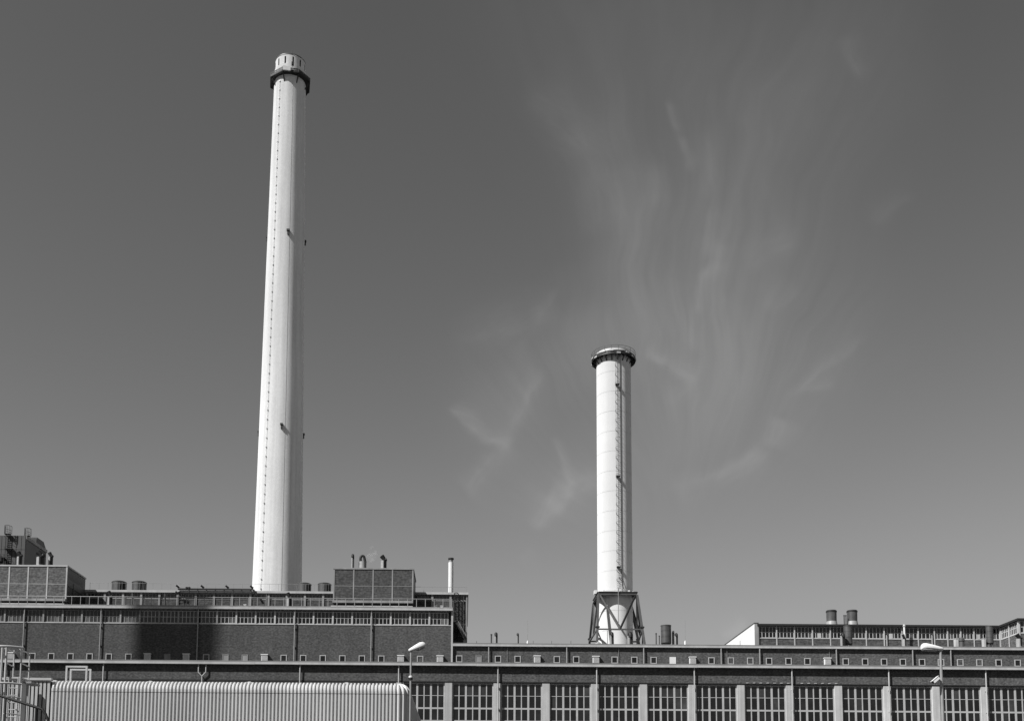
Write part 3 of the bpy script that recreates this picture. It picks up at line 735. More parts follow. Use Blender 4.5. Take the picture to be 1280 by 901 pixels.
# ------------------------------------------------------------------ right clerestory storey and wing
YC = 143.4
cxl, cxm, cxr = XA(948.2, YC, 790), XA(1167.6, YC, 790), XA(1250, YC, 790)
pmc = 1080
c_t, c_b = ZA(780.0, YC-.4, pmc), ZA(782.4, YC-.4, pmc)
cw1, cw0 = ZA(783.2, YC, pmc), ZA(798.2, YC, pmc)
o = thing('clerestory_storey', ((cxl+cxr)/2, YC, zR2), 'window-banded brick storey on the rear roof at the right', 'rooftop storey')
MB().box(cxl, cxr, YC, YC+.4, zR2, cw0-.06).build('brick_wall', M['brick_box'], o)
MB().box(cxl, cxr, YC+.3, YC+.4, cw0-.05, cw1).build('backing_wall', M['black'], o)
MB().box(cxl, cxr, YC-.05, YC+.28, cw0-.05, cw0+.04).build('window_ledge', M['trim'], o)
MB().box(cxl, cxr, YC+.003, YC+.4, cw1+.003, c_b-.003).build('head_band', M['dark'], o)
MB().box(cxl-.22, cxr+.05, YC-.4, YC+14, c_b, c_t).build('roof', M['dark'], o)
MB().box(cxl, cxl+.3, YC+.41, YC+13, zR2, c_b-.003).build('side_wall', M['trim2'], o)
def strip(parent, xa, xb, nb, cols, Y, pyn, mm='trim', gl=(.75, .15), posts_full=True):
    w = (xb-xa)/nb
    fb, pn = grid_window(w-.02, cw1-cw0-.045, cols, 2, .085, .08, .1, .07)
    f_ = fb.mesh('window', M['frame']); gs = [glazing(pn, .05, gl) for _ in range(5)]
    for k in range(nb):
        x = xa+w*k
        wn_ = inst('window', f_, (x+.01, Y+.1, cw0+.045), parent)
        tag(inst('glazing', random.choice(gs), (x+.01, Y+.1, cw0+.045), wn_), kind='stuff')
        MB().box(x-.08, x+.08, Y-.09, Y-.055, zR2, c_b-.005).build('mullion_post', M[mm], parent, (x, Y, zR2))
        if k in (3, 7, 11): MB().box(x+w*.3, x+w*.5, Y+.08, Y+.13, cw0+.1, cw0+.75).build('blind_panel', M['trim'], parent, (x, Y, cw0))
strip(o, XA(948.2, YC, 790), XA(1127.2, YC, 790), 8, 5, YC, 0)
strip(o, XA(1127.2, YC, 790), cxm, 2, 4, YC, 0)
strip(o, cxm, cxr, 5, 4, YC, 0, 'trim', (.5, .35))
# pale pole on it
q = thing('roof_pole', (XA(1130.3, 142.5, 790), 142.5, zR2), 'pale short pole rising through the right roof edge above a black hooded vent', 'pole')
xx = XA(1130.4, 142.5, 788)
MB().tube([(xx, 142.5, zR2), (xx, 142.5, ZA(781, 142.5, 1130))], .12, 8).build('pole', M['white'], q)
MB().lathe(xx, 142.5, [(.2, ZA(782.5, 142.5, 1130)), (.12, ZA(780, 142.5, 1130))], 10, cap0=True, cap1=True).build('cap', M['trim'], q)
# wing, projecting towards the viewer
YW = 138.5
q = thing('roof_wing', (cxr, YW, zR2), 'projecting wing with slanting sunlit window strip at the right edge', 'rooftop storey')
wxr = XA(1420, YW)
MB().box(cxr+.02, wxr, YC+.42, YC+.5, zR2, c_b).build('rear_wall', M['brick'], q)
MB().box(cxr+.02, cxr+.35, YW+.3, YC+.4, zR2, cw0-.06).build('side_wall', M['brick_box'], q)
MB().box(cxr+.25, cxr+.35, YW+.3, YC+.4, cw0-.05, cw1).build('backing_wall', M['black'], q)
MB().box(cxr-.02, cxr+.3, YW+.2, YC-.12, cw0-.05, cw0+.04).build('window_ledge', M['trim'], q)
MB().box(cxr+.005, cxr+.35, YW+.3, YC+.4, cw1+.003, c_b-.003).build('head_band', M['dark'], q)
MB().box(cxr-.3, wxr, YW-.35, YC+14, c_b+.003, c_t+.006).build('roof', M['dark'], q)
MB().box(cxr+.05, wxr, YW+.0, YW+.3, zR2, cw0-.06).build('front_wall', M['brick_box'], q)
MB().box(cxr+.4, wxr, YW+.25, YW+.3, cw0-.05, cw1).build('front_backing', M['black'], q)
MB().box(cxr+.1, wxr, YW+.003, YW+.3, cw1+.003, c_b-.003).build('front_head_band', M['dark'], q)
MB().box(cxr+.1, wxr, YW-.04, YW+.24, cw0-.05, cw0+.04).build('front_ledge', M['trim'], q)
for yy, nm in ((YW-.02, 0), (YC-.1, 1)):
    MB().box(cxr-.1, cxr+.16, yy-.04, yy+.18, zR2, c_b-.004).build('corner_post', M['trim'], q, (cxr, yy, zR2))
L = YC-.14-(YW+.2)
fb, pn = grid_window(L/2-.02, cw1-cw0-.045, 5, 2, .1, .08, .1, .07)
fr = fb.mesh('side_window', M['trim']); gs = [glazing(pn, .05, (.3, .5)) for _ in range(2)]
for k in range(2):
    y = YW+.2+L/2*(k+1)
    wn_ = inst('side_window', fr, (cxr+.06, y-.01, cw0+.045), q, (0, 0, -math.pi/2))
    gg = inst('glazing', gs[k], (cxr+.06, y-.01, cw0+.045), wn_); tag(gg, kind='stuff')
    MB().box(cxr-.08, cxr-.025, y-.07, y+.07, zR2, c_b-.005).build('mullion_post', M['trim'], q, (cxr, y, zR2)) if k == 0 else None
fb, pn = grid_window(3.0, cw1-cw0-.045, 6, 2, .1, .08, .1, .07)
fr = fb.mesh('window', M['trim']); gs = glazing(pn, .05, (.9, .08))
for k in range(4):
    wn_ = inst('window', fr, (cxr+.18+3.02*k, YW+.08, cw0+.045), q); tag(inst('glazing', gs, (cxr+.18+3.02*k, YW+.08, cw0+.045), wn_), kind='stuff')

# white-walled end block: its left flank recedes and catches the sun
YG = 143.2
gx = XA(943.2, YG, 785); gz1 = ZA(777.9, YG, 943)
o = thing('white_end_block', (gx, YG, zR2), 'bright white receding flank wall left of the window-banded storey', 'rooftop block')
for k in range(4):
    MB().box(gx, gx+.12, YG+.1+5.2*k, YG+.1+5.2*(k+1)-.025, zR2, gz1-.1).build('flank_panel', M['white'], o, (gx, YG+5.2*k, zR2))
MB().box(gx+.13, gx+.3, YG+.1, YG+20.9, zR2, gz1-.1).build('core', M['trim'], o)
MB().box(gx+.02, XA(948.2, YC, 790)-.03, YG, YG+.095, zR2, gz1-.1).build('end_wall', M['trim2'], o)
MB().box(gx-.05, XA(948.2, YC, 790)-.02, YG-.04, YG+21, gz1-.095, gz1+.02).build('roof_edge', M['steel'], o)

# flared ventilators on the right roof
def ventilator(pxc, label):
    Y = 147.; x = XA(pxc, Y, 772); s = S(Y); z0 = c_t; zt = ZA(763.2, Y, pxc); zf = ZA(776.5, Y, pxc)
    o = thing('flared_ventilator', (x, Y, z0), label, 'ventilator', 'flared round ventilators on the right roof')
    MB().lathe(x, Y, [(8.2*s, z0), (7.6*s, z0+.3), (6.3*s, zf)], 28).build('flared_base', M['sleeve'], o)
    MB().lathe(x, Y, [(6.2*s, zf), (6.4*s, zt-.15)], 28).build('drum', M['drum'], o)
    MB().lathe(x, Y, [(6.75*s, zt-.2), (6.8*s, zt-.05), (6.0*s, zt+.06), (.02, zt+.1)], 28, cap0=True).build('rim', M['dark'], o)
ventilator(1039.4, 'left flared round ventilator on the right roof')
ventilator(1065.2, 'right flared round ventilator on the right roof, above the standing drum')
for p, lb in ((1055.2, 'dark thin pipe between the two flared ventilators'), (1057.4, 'pale thin pipe touching the right flared ventilator')):
    vent(p, 1.5, 768.5, 781, 146.5, lb, 'pipe', zbase=c_t)

# ------------------------------------------------------------------ tall chimney (left)
YL = 190.
def chim_axis(px_b, py_b, px_t, py_t, Y):
    a = P(px_b, py_b, Y); b_ = P(px_t, py_t, Y); return a, b_
pa = P(346.6, 735, YL); ptop = P(363.2, 75, YL); cx = (pa.x+ptop.x)/2
def depth(Y, z): return Y*math.cos(PITCH)+(z-1.7)*math.sin(PITCH)
def rad_at(px_w, Y, z): return px_w/2/FPX*depth(Y, z)
r_b = rad_at(61.2, YL, pa.z); z_g = ZA(112, YL, 363); r_t = rad_at(39.2, YL, z_g)
def rl(z): return r_b+(r_t-r_b)*(z-pa.z)/(z_g-pa.z)
ztop = ZA(80.5, YL, 363)      # centre of the top rim
print('chimney L', cx, pa.x, ptop.x, r_b, r_t, ztop)
o = thing('tall_chimney', (cx, YL, 0), 'tallest white concrete chimney, tapering, with octagonal gallery near its top', 'chimney')
nseg = 14; z_base = 0
z_gal = ZA(106.5, YL, 363)      # gallery floor (centre)
zz = [z_base+(z_gal-z_base)*k/nseg for k in range(nseg+1)]
MB().lathe(cx, YL, [(rl(z), z) for z in zz]+[(rl(z_gal), ztop-2)], 72).build('shaft', M['whitec'], o)
# cap
rc = rad_at(37.2, YL, ztop); zc0 = z_gal-.5
cap = MB(); n = 96
slot_ang = [R(-90)+R(10.65+8.6+30*k) for k in range(12)]
zs0, zs1 = ztop-2.4, ztop-.9
zs0, zs1 = ztop-1.9, ztop-.5
MB().lathe(cx, YL, [(rc, zc0), (rc, zs0)], n).build('cap_shell', M['whitec'], o)
MB().lathe(cx, YL, [(rc, zs1), (rc, ztop), (rc-.3, ztop), (rc-.3, ztop-3)], n).build('cap_rim', M['whitec'], o)
for i, a in enumerate(slot_ang):
    b_ = a+R(30); ds = .14/rc
    MB().lathe(cx, YL, [(rc, zs0+.001), (rc, zs1-.001)], 8, a0=a+ds, a1=b_-ds).build('cap_panel', M['whitec'], o)
MB().lathe(cx, YL, [(rc-.25, zs0-.1), (rc-.25, zs1+.1)], 48).build('slot_backing', M['black'], o)
MB().lathe(cx, YL, [(rc+.05, ztop-.12), (rc+.05, ztop+.05)], n).build('rim_band', M['steel'], o)
for a in (250, 285, 310, 205): MB().tube([(cx+rc*math.cos(R(a)), YL+rc*math.sin(R(a)), ztop-.2), (cx+rc*math.cos(R(a)), YL+rc*math.sin(R(a)), ztop+.75)], .05, 5).build('lightning_spike', M['dark'], o)
# octagonal gallery
ro = rad_at(48.8, YL, z_gal)/math.cos(R(22.5))
gang = R(-90+10.65+22.5)
def octa(r, z): return [(cx+r*math.cos(gang+R(45*k)), YL+r*math.sin(gang+R(45*k)), z) for k in range(8)]
gh = 1.05
def octring(ri, ro_, z0, z1):
    b = MB(); v = octa(ri, z0)+octa(ro_, z0)+octa(ri, z1)+octa(ro_, z1)
    fs = []
    for k in range(8):
        j = (k+1) % 8; fs += [(k, j, 8+j, 8+k), (16+k, 24+k, 24+j, 16+j), (8+k, 8+j, 24+j, 24+k), (k, 16+k, 16+j, j)]
    return b.add(v, fs)
octring(rc+.15, ro, z_gal, z_gal+.14).build('gallery_deck', M['dark'], o)
octring(ro-.06, ro, z_gal+.15, z_gal+.42).build('kick_plate', M['dark'], o)
for zz_ in (z_gal+.52, z_gal+.68): octring(ro-.05, ro, zz_, zz_+.09).build('gallery_rail', M['dark'], o)
vv = octa(ro-.03, 0)
for k in range(8):
    a_, b_ = Vector(vv[k]), Vector(vv[(k+1) % 8])
    for t in (0, .25, .5, .75):
        p = a_.lerp(b_, t); MB().tube([(p.x, p.y, z_gal+.1), (p.x, p.y, z_gal+.78)], .05, 5).build('gallery_post', M['dark'], o, (p.x, p.y, z_gal))
    m_ = a_.lerp(b_, .02); d = Vector((m_.x-cx, m_.y-YL, 0)).normalized()
    MB().tube([(cx+d.x*(rl(z_gal)-.1), YL+d.y*(rl(z_gal)-.1), z_gal-1.5), (m_.x-d.x*.25, m_.y-d.y*.25, z_gal-.08)], .11, 6).build('gallery_bracket', M['dark'], o, (m_.x, m_.y, z_gal))
# solid mesh panels on the right-hand gallery faces, white cabinet in front
def facept(k, t, off=0.0, z=0):
    a_, b_ = Vector(vv[k % 8]), Vector(vv[(k+1) % 8]); p = a_.lerp(b_, t); d = (a_+b_)/2-Vector((cx, YL, 0)); d.z = 0; d.normalize(); return (p.x+d.x*off, p.y+d.y*off, z)
for k in (7, 0, 1, 2, 5, 6):
    b = MB(); q0, q1 = facept(k, .03, -.12, z_gal+.2), facept(k, .97, -.12, z_gal+.2); t0, t1 = facept(k, .03, -.12, z_gal+.7), facept(k, .97, -.12, z_gal+.7)
    i0, i1 = facept(k, .03, -.15, z_gal+.2), facept(k, .97, -.15, z_gal+.2); u0, u1 = facept(k, .03, -.15, z_gal+.7), facept(k, .97, -.15, z_gal+.7)
    if k in (0, 2, 5):
        b.add([q0, q1, t1, t0, i0, i1, u1, u0], [(0, 1, 2, 3), (7, 6, 5, 4), (0, 4, 5, 1), (3, 2, 6, 7)]).build('gallery_screen', M['dark' if k != 0 else 'steel_lt'], o)
fx, fy = math.cos(gang-R(22.5)), math.sin(gang-R(22.5))
ctr = Vector((cx+fx*(rad_at(48.8, YL, z_gal)+.12), YL+fy*(rad_at(48.8, YL, z_gal)+.12), 0))
tx, ty = -fy, fx
def obox(c, hw, hd, z0, z1):
    v = []
    for z in (z0, z1):
        for a_, b_ in ((-hw, -hd), (hw, -hd), (hw, hd), (-hw, hd)): v.append((c.x+tx*a_+fx*b_, c.y+ty*a_+fy*b_, z))
    return MB().add(v, [(0, 3, 2, 1), (4, 5, 6, 7), (0, 1, 5, 4), (1, 2, 6, 5), (2, 3, 7, 6), (3, 0, 4, 7)])
sgn = 1 if tx > 0 else -1
obox(ctr+Vector((tx, ty, 0))*(-.75*sgn), .72, .12, z_gal+.05, z_gal+.85).build('white_cabinet', M['white'], o)
obox(ctr+Vector((tx, ty, 0))*(.35*sgn), .22, .22, z_gal+1.25, z_gal+1.75).build('warning_lamp', M['black'], o)
obox(ctr+Vector((tx, ty, 0))*(.35*sgn), .05, .05, z_gal+.9, z_gal+1.25).build('lamp_stem', M['dark'], o)
# ladder
def on_shaft(u_ang, z, off=0.0):
    a = R(-90)+u_ang; r = rl(z)+off; return (cx+r*math.cos(a), YL+r*math.sin(a), z)
la = math.asin(-.63)+R(10.65)
b = MB(); nz = 60
for s_ in (-.012, .012):
    b.tube([on_shaft(la+s_*4/ rl(20+ k*(z_gal-21)/20)*1.0, 20+k*(z_gal-21)/20, .12) for k in range(21)], .018, 4)
b.build('ladder_rail', M['whitec'], o)
k = 0; z = 24.
hb = MB().box(-.1, .1, -.1, .1, -.08, .08).mesh('ladder_bracket', M['steel_lt'])
while z < z_gal-1:
    p = on_shaft(la, z, .08); oo = inst('ladder_bracket', hb, p, o, (0, 0, la)); z += 1.72
# vertical form joint lines
for du, m_, wd in ((.16, 'seam', .035),):
    a_ = math.asin(du)+R(10.65); b = MB()
    b.tube([on_shaft(a_, 20+k*(z_gal-21)/20, .005) for k in range(21)], wd*.5, 4); b.build('lightning_cable', M['steel_lt'], o)
# obstruction lights
def obst(px, py, u, big=1.):
    ua = math.asin(max(-1, min(1, u)))+R(10.65); z = ZA(py, YL-math.cos(ua)*rl(ZA(py, YL, px)), px); p = Vector(on_shaft(ua, z, .0)); d = Vector((math.cos(R(-90)+ua), math.sin(R(-90)+ua), 0))
    b = MB(); c = p+d*.22*big
    s_ = .27*big
    b.box(c.x-s_, c.x+s_, c.y-s_, c.y+s_, z-.1, z+.22)
    b.box(c.x-s_*.55, c.x+s_*.55, c.y-s_*.55, c.y+s_*.55, z-.75, z-.1)
    b.tube([p-d*.05+Vector((0, 0, -.9)), c+Vector((0, 0, -.1))], .07, 5)
    b.build('warning_light', M['dark'], o, p)
obst(358.3, 289, .08, .95); obst(379, 302, 1.0, .65); obst(336.4, 297, -1.0, .5)
obst(352.3, 531, .0, .85); obst(377, 543, 1.0, .6); obst(325, 540, -1.0, .5)

# ------------------------------------------------------------------ right chimney on steel frame
YS = 163.3
pb = P(768.4, 735, YS); pt = P(767.3, 450, YS); sx = (pb.x+pt.x)/2
rs = rad_at(43.2, YS, ZA(650, YS, 768))
zg = ZA(451.5, YS, 767)
print('chimney R', pb.x, pt.x, rs, zg)
o = thing('white_stack', (sx, YS, zR2), 'shorter white round stack rising through a black steel frame', 'chimney')
seam_py = [463.5+24.9*k for k in range(14)]
def zfront(py):  # seams are read at the front of the shell
    return P(768, py, YS-rs).z
sz = [ZA(447, YS, 767)]+[zfront(p) for p in seam_py]
sz.append(zR2)
for i in range(len(sz)-1):
    z1_, z0_ = sz[i], sz[i+1]
    MB().lathe(sx, YS, [(rs, z0_+.014), (rs, z1_-.014)], 64).build('shell_section', M['whites'], o, (sx, YS, z0_))
MB().lathe(sx, YS, [(rs-.035, zR2), (rs-.035, sz[0]-.1)], 48).build('inner_shell', M['seam'], o)
MB().lathe(sx, YS, [(rs+.12, sz[0]-.1), (rs+.12, sz[0]+.35), (rs-.2, sz[0]+.35), (rs-.2, sz[0]-1)], 64).build('top_rim', M['white'], o)
# gallery
rg = rad_at(54.5, YS, zg)
MB().lathe(sx, YS, [(rs+.02, zg), (rg, zg), (rg, zg+.12), (rs+.02, zg+.12)], 48, smooth=False).build('gallery_deck', M['dark'], o)
MB().lathe(sx, YS, [(rg, zg+.13), (rg, zg+.32)], 48, smooth=False).build('kick_plate', M['dark'], o)
MB().lathe(sx, YS, [(rg-.04, zg-.25), (rg, zg-.25), (rg, zg-.02), (rg-.04, zg-.02)], 48, smooth=False).build('edge_ring', M['dark'], o)
for z in (zg+.65, zg+1.1):
    MB().tube([(sx+rg*math.cos(R(7.5*k)), YS+rg*math.sin(R(7.5*k)), z) for k in range(49)], .025, 5).build('gallery_rail', M['steel'], o)
gp = MB().tube([(0, 0, .1), (0, 0, 1.1)], .03, 5).mesh('gallery_post', M['steel'])
gbk = MB().tube([(0, 0, -.95), (.25, 0, -.55), (rg-rs-.1, 0, -.06)], .09, 5).box(-.05, rg-rs, -.06, .06, -.16, -.02).mesh('gallery_bracket', M['dark'])
for k in range(20):
    a = R(18*k+5); inst('gallery_post', gp, (sx+rg*math.cos(a), YS+rg*math.sin(a), zg), o)
    inst('gallery_bracket', gbk, (sx+rs*math.cos(a), YS+rs*math.sin(a), zg), o, (0, 0, a))
pk = MB().box(-.3, .3, -.05, .05, -.13, .13).mesh('gallery_plate', M['trim'])
for k in range(16):
    a = R(-170+22*k+random.uniform(-3, 3)); inst('gallery_plate', pk, (sx+(rg+.04)*math.cos(a), YS+(rg+.04)*math.sin(a), zg+random.choice((-.12, .15, .3))), o, (random.uniform(-.2, .2), 0, a+math.pi/2))
# caged ladder on the stack
ua = math.asin((772.0-768)/21.6)+R(-7.9)   # world angle from -Y
lx, ly = math.sin(ua), -math.cos(ua); txx, tyy = math.cos(ua), math.sin(ua)
def lp(t, off, z): return (sx+lx*(rs+off)+txx*t, YS+ly*(rs+off)+tyy*t, z)
zl0, zl1 = P(768, 736, YS-rs).z, zg
for t in (-.24, .24): MB().tube([lp(t, .2, zl0), lp(t, .2, zl1)], .018, 5).build('ladder_rail', M['steel'], o)
b = MB(); z = zl0+.2
while z < zl1: b.tube([lp(-.22, .2, z), lp(.22, .2, z)], .018, 4); z += .33
b.build('ladder_rungs', M['dark'], o)
for z in np.arange(zl0+1.5, zl1, 1.47):
    MB().tube([lp(.34*math.cos(a), .2+.6*math.sin(a), z) for a in [math.pi*i/6 for i in range(7)]], .02, 4).tube([lp(-.24, 0, z-.1), lp(-.24, .25, z-.1)], .05, 4).build('cage_hoop', M['dark'], o)
for a in (1, 3, 5): MB().tube([lp(.34*math.cos(math.pi*a/6), .2+.6*math.sin(math.pi*a/6), zl0+1.5), lp(.34*math.cos(math.pi*a/6), .2+.6*math.sin(math.pi*a/6), zl1)], .012, 4).build('cage_bar', M['steel'], o)
for py in (481.5, 596, 709): z = zfront(py); MB().box(*[c for c in (sx+lx*(rs+.3)-.3, sx+lx*(rs+.3)+.3, YS+ly*(rs+.3)-.35, YS+ly*(rs+.3)+.25, z-.06, z+.06)]).build('rest_platform', M['dark'], o)
MB().tube([lp(.5, .04, zl0+1), lp(.5, .04, zl1)], .035, 5).build('lightning_cable', M['dark'], o)
zk = P(768, 723, YS-rs).z
MB().tube([lp(0, .5, zk+.1), lp(.38, .75, zk-.55), lp(.62, .8, zl0-.1)], .05, 5).tube([lp(.3, .5, zk+.1), lp(.68, .7, zk-.55), lp(.95, .8, zl0-.1)], .04, 5).build('ladder_exit_rail', M['dark'], o)

# steel frame
YF, YBk = 160.0, 166.3
fr_ = thing('support_tower', (sx, YS, zR2), 'dark braced steel support frame around the foot of the shorter stack', 'steel frame')
FLt = P(748.0, 741.2, YF); FRt = P(796.4, 741.2, YF); zft = (FLt.z+FRt.z)/2
xl_, xr_ = FLt.x, FRt.x
zb0 = zR2
def beam(a, b_, w, name, m='steel', par=None): return MB().tube([a, b_], w*.7, 4, smooth=False).build(name, M[m], par or fr_)
TL = (xl_, YF, zft); TR = (xr_, YF, zft); BLt = (xl_, YBk, zft); BRt = (xr_, YBk, zft)
hgt = .26
def hbeam(a, b_, name, m='dark'):
    a, b_ = Vector(a), Vector(b_); d = (b_-a).normalized(); u = Vector((-d.y, d.x, 0)); b = MB()
    for (w_, z0_, z1_) in ((.16, hgt-.07, hgt), (.03, -hgt+.07, hgt-.07), (.16, -hgt, -hgt+.07)):
        v = [a-u*w_+Vector((0, 0, z0_)), b_-u*w_+Vector((0, 0, z0_)), b_+u*w_+Vector((0, 0, z0_)), a+u*w_+Vector((0, 0, z0_)),
             a-u*w_+Vector((0, 0, z1_)), b_-u*w_+Vector((0, 0, z1_)), b_+u*w_+Vector((0, 0, z1_)), a+u*w_+Vector((0, 0, z1_))]
        b.add(v, [(0, 3, 2, 1), (4, 5, 6, 7), (0, 1, 5, 4), (1, 2, 6, 5), (2, 3, 7, 6), (3, 0, 4, 7)])
    b.build(name, M[m], fr_)
hbeam(TL, TR, 'top_beam', 'steel'); hbeam(BLt, BRt, 'top_beam'); hbeam((xl_, YF+.17, zft), (xl_, YBk-.17, zft), 'top_beam', 'steel'); hbeam((xr_, YF+.17, zft), (xr_, YBk-.17, zft), 'top_beam')
hbeam((xl_+.2, YF, zft+.0), (xl_+.2, YF, zft+.01), 'gusset') if False else None
# deck around the shell: square plate with round hole
dk = MB(); nn = 64; inner = []; outer = []
for k in range(nn):
    a = 2*math.pi*k/nn; c, s_ = math.cos(a), math.sin(a)
    hx = ((xr_ if c > 0 else xl_)-sx)/c if abs(c) > 1e-6 else 1e9; hy = ((YBk if s_ > 0 else YF)-YS)/s_ if abs(s_) > 1e-6 else 1e9
    t_ = min(hx, hy)-.17; inner.append((sx+(rs+.04)*c, YS+(rs+.04)*s_)); outer.append((sx+max(t_, rs+.06)*c, YS+max(t_, rs+.06)*s_))
for k in range(nn):
    j = (k+1) % nn; q4 = [inner[k], outer[k], outer[j], inner[j]]; dk.prism(q4, 'z', zft+.05, zft+.12)
dk.build('deck', M['dark'], fr_)
YbF, YbB = 158.6, 169.5
zcol = ZA(785, YF, 775)
bFL = P(746.4, 806, YbF); bFR = P(806.0, 806, YbF); bBL = P(736.6, 806, YbB); bBR = P(799.0, 806, YbB)
def ext(top, thr):   # continue the leg through 'thr' down to the roof
    top = Vector(top); thr = Vector(thr); t = (top.z-zb0)/(top.z-thr.z); return top+(thr-top)*t
legs = {}
for nm, t_, b_ in (('FL', TL, bFL), ('FR', TR, bFR), ('BL', BLt, bBL), ('BR', BRt, bBR)):
    e = ext(Vector(t_)+Vector((0, 0, -hgt)), b_); legs[nm] = (Vector(t_)+Vector((0, 0, -hgt)), e); beam(legs[nm][0], e, .32, 'leg', 'steel')
def atz(nm, z): a, b_ = legs[nm]; t = (a.z-z)/(a.z-b_.z); return a.lerp(b_, t)
zr_ = ZA(787.6, YF, 775)
for nm in legs:
    p = atz(nm, zcol); MB().box(p.x-.3, p.x+.3, p.y-.3, p.y+.3, p.z-.1, p.z+.1).build('joint_plate', M['dark'], fr_)
for a_, b_ in (('FL', 'FR'), ('BL', 'BR'), ('FL', 'BL'), ('FR', 'BR')):
    beam(atz(a_, zr_), atz(b_, zr_), .2, 'ring_beam', 'steel')
    mid = (atz(a_, zr_)+atz(b_, zr_))/2
    beam(legs[a_][0]+(legs[b_][0]-legs[a_][0])*.04, mid, .25, 'brace', 'steel'); beam(legs[b_][0]+(legs[a_][0]-legs[b_][0])*.04, mid, .25, 'brace', 'steel' if a_ == 'FL' and b_ == 'BL' else 'dark')
    # knee braces below the ring
    q1 = atz(a_, zr_-.3); q2 = atz(b_, zr_-.3); f1 = q1.lerp(q2, .32); f2 = q2.lerp(q1, .32); f1.z = f2.z = zb0+1.2
    beam(q1, f1, .17, 'knee_brace', 'steel'); beam(q2, f2, .17, 'knee_brace', 'dark')
beam((xr_, YF+.3, zft-.2), (xr_, YF+.3, zb0), .22, 'post', 'dark')
beam((XA(773.0, YF-.2, 760), YF-.2, zft+.8), (XA(773.0, YF-.2, 760), YF-.2, zr_), .1, 'post', 'steel_lt')
beam((XA(759.3, YF, 795), YF, zr_), (XA(759.3, YF, 795), YF, zb0), .07, 'post', 'steel')
for k, (px, w_, h_) in enumerate(((755, .12, .25), (763.5, .7, .2), (775.5, .1, .35), (786.2, .16, .25), (791, .1, .1))):
    x = XA(px, YF+.1, 738); MB().box(x-w_, x+w_, YF+.05, YF+.35, zft+hgt+.003, zft+hgt+h_).build('junction_box', M['white'], fr_, (x, YF, zft))
x = XA(745.2, YF+1.5, 742); MB().box(x-.3, x+.1, YF+1.2, YF+2.2, zft+.2, zft+.75).build('junction_box', M['white'], fr_, (x, YF, zft))
# curved duct hump at the frame foot
q = thing('curved_duct', (XA(744, 157, 804), 157, zR2), 'low rounded duct hump at the left foot of the steel frame', 'duct')
b = MB(); x0_, x1_ = XA(738.5, 157, 804), XA(757.5, 157, 804); zt = ZA(800.5, 157, 748)
b.tube([(x0_+(x1_-x0_)*k/10, 157, zR2-.4+(zt-zR2+.0)*math.sin(math.pi*k/10)) for k in range(11)], .35, 10)
b.build('duct', M['trim2'], q); MB().box(x0_-.2, x0_+.2, 156.6, 157.4, zR2, zR2+.4).build('duct_foot', M['steel'], q)

# ------------------------------------------------------------------ corrugated shed (foreground left)
YH = 45.; s = S(YH); pitch = 4.62*s
hx0, hx1 = XA(63, YH, 880), XA(511.5, YH, 880)
zt = ZA(853.6, YH+.5, 290); Rr = .42; Rc = .55; dr = .07
shed = thing('corrugated_shed', ((hx0+hx1)/2, YH, 0), 'pale corrugated metal shed with rounded roof shoulder in the foreground', 'shed')
n = int(round((hx1-Rc-hx0)/pitch)); pitch = (hx1-Rc-hx0)/n
prof = [(0, -dr*.5), (.18, -dr*.5), (.3, dr*.5), (.7, dr*.5), (.82, -dr*.5)]        # across one rib: fraction, outward offset (mean zero)
xs = []; 
for k in range(n):
    for f_, d_ in prof: xs.append((hx0+(k+f_)*pitch, d_))
xs.append((hx0+n*pitch, prof[0][1]))
zseam = ZA(865.6, YH, 290)
def shed_profile(off, zlo, zhi):
    pts = []
    if zlo < zt-Rr: pts.append((YH-off, zlo)); pts.append((YH-off, min(zhi, zt-Rr)))
    if zhi > zt-Rr:
        for k in range(1, 9):
            a = math.pi/2*k/8; pts.append((YH+Rr-(Rr+off)*math.cos(a), zt-Rr+(Rr+off)*math.sin(a)))
        pts.append((YH+1.6, zt+off+.03))
    return pts
def sweep(cols, zlo, zhi, name, endtrim=False):
    v = []; m_ = None
    for x, d_ in cols:
        pp = shed_profile(d_, zlo, zhi); m_ = len(pp)
        v += [(x, y, z) for y, z in pp]
    fs = []
    for i in range(len(cols)-1):
        for j in range(m_-1): fs.append((i*m_+j, (i+1)*m_+j, (i+1)*m_+j+1, i*m_+j+1))
    return v, fs
# every wall sheet carries eight ribs
per = 8*5
i = 0
while i < len(xs)-1:
    cols = xs[i:min(i+per+1, len(xs))]
    v, fs = sweep(cols, 0, zseam-.012, 'w'); MB().add(v, fs).build('wall_sheet', M['shed'], shed, (cols[0][0], YH, 0))
    v, fs = sweep(cols, zseam+.008, 99, 's'); MB().add(v, fs, smooth=False).build('shoulder_sheet', M['shed'], shed, (cols[0][0], YH, zseam))
    i += per
MB().box(hx0+.05, hx1-.55, YH+.06, YH+.1, 0, zt-Rr).build('liner', M['dark'], shed)
MB().box(hx0, hx1-.5, YH+1.6, YH+16, zt-.5, zt+.03).build('roof', M['shed'], shed)
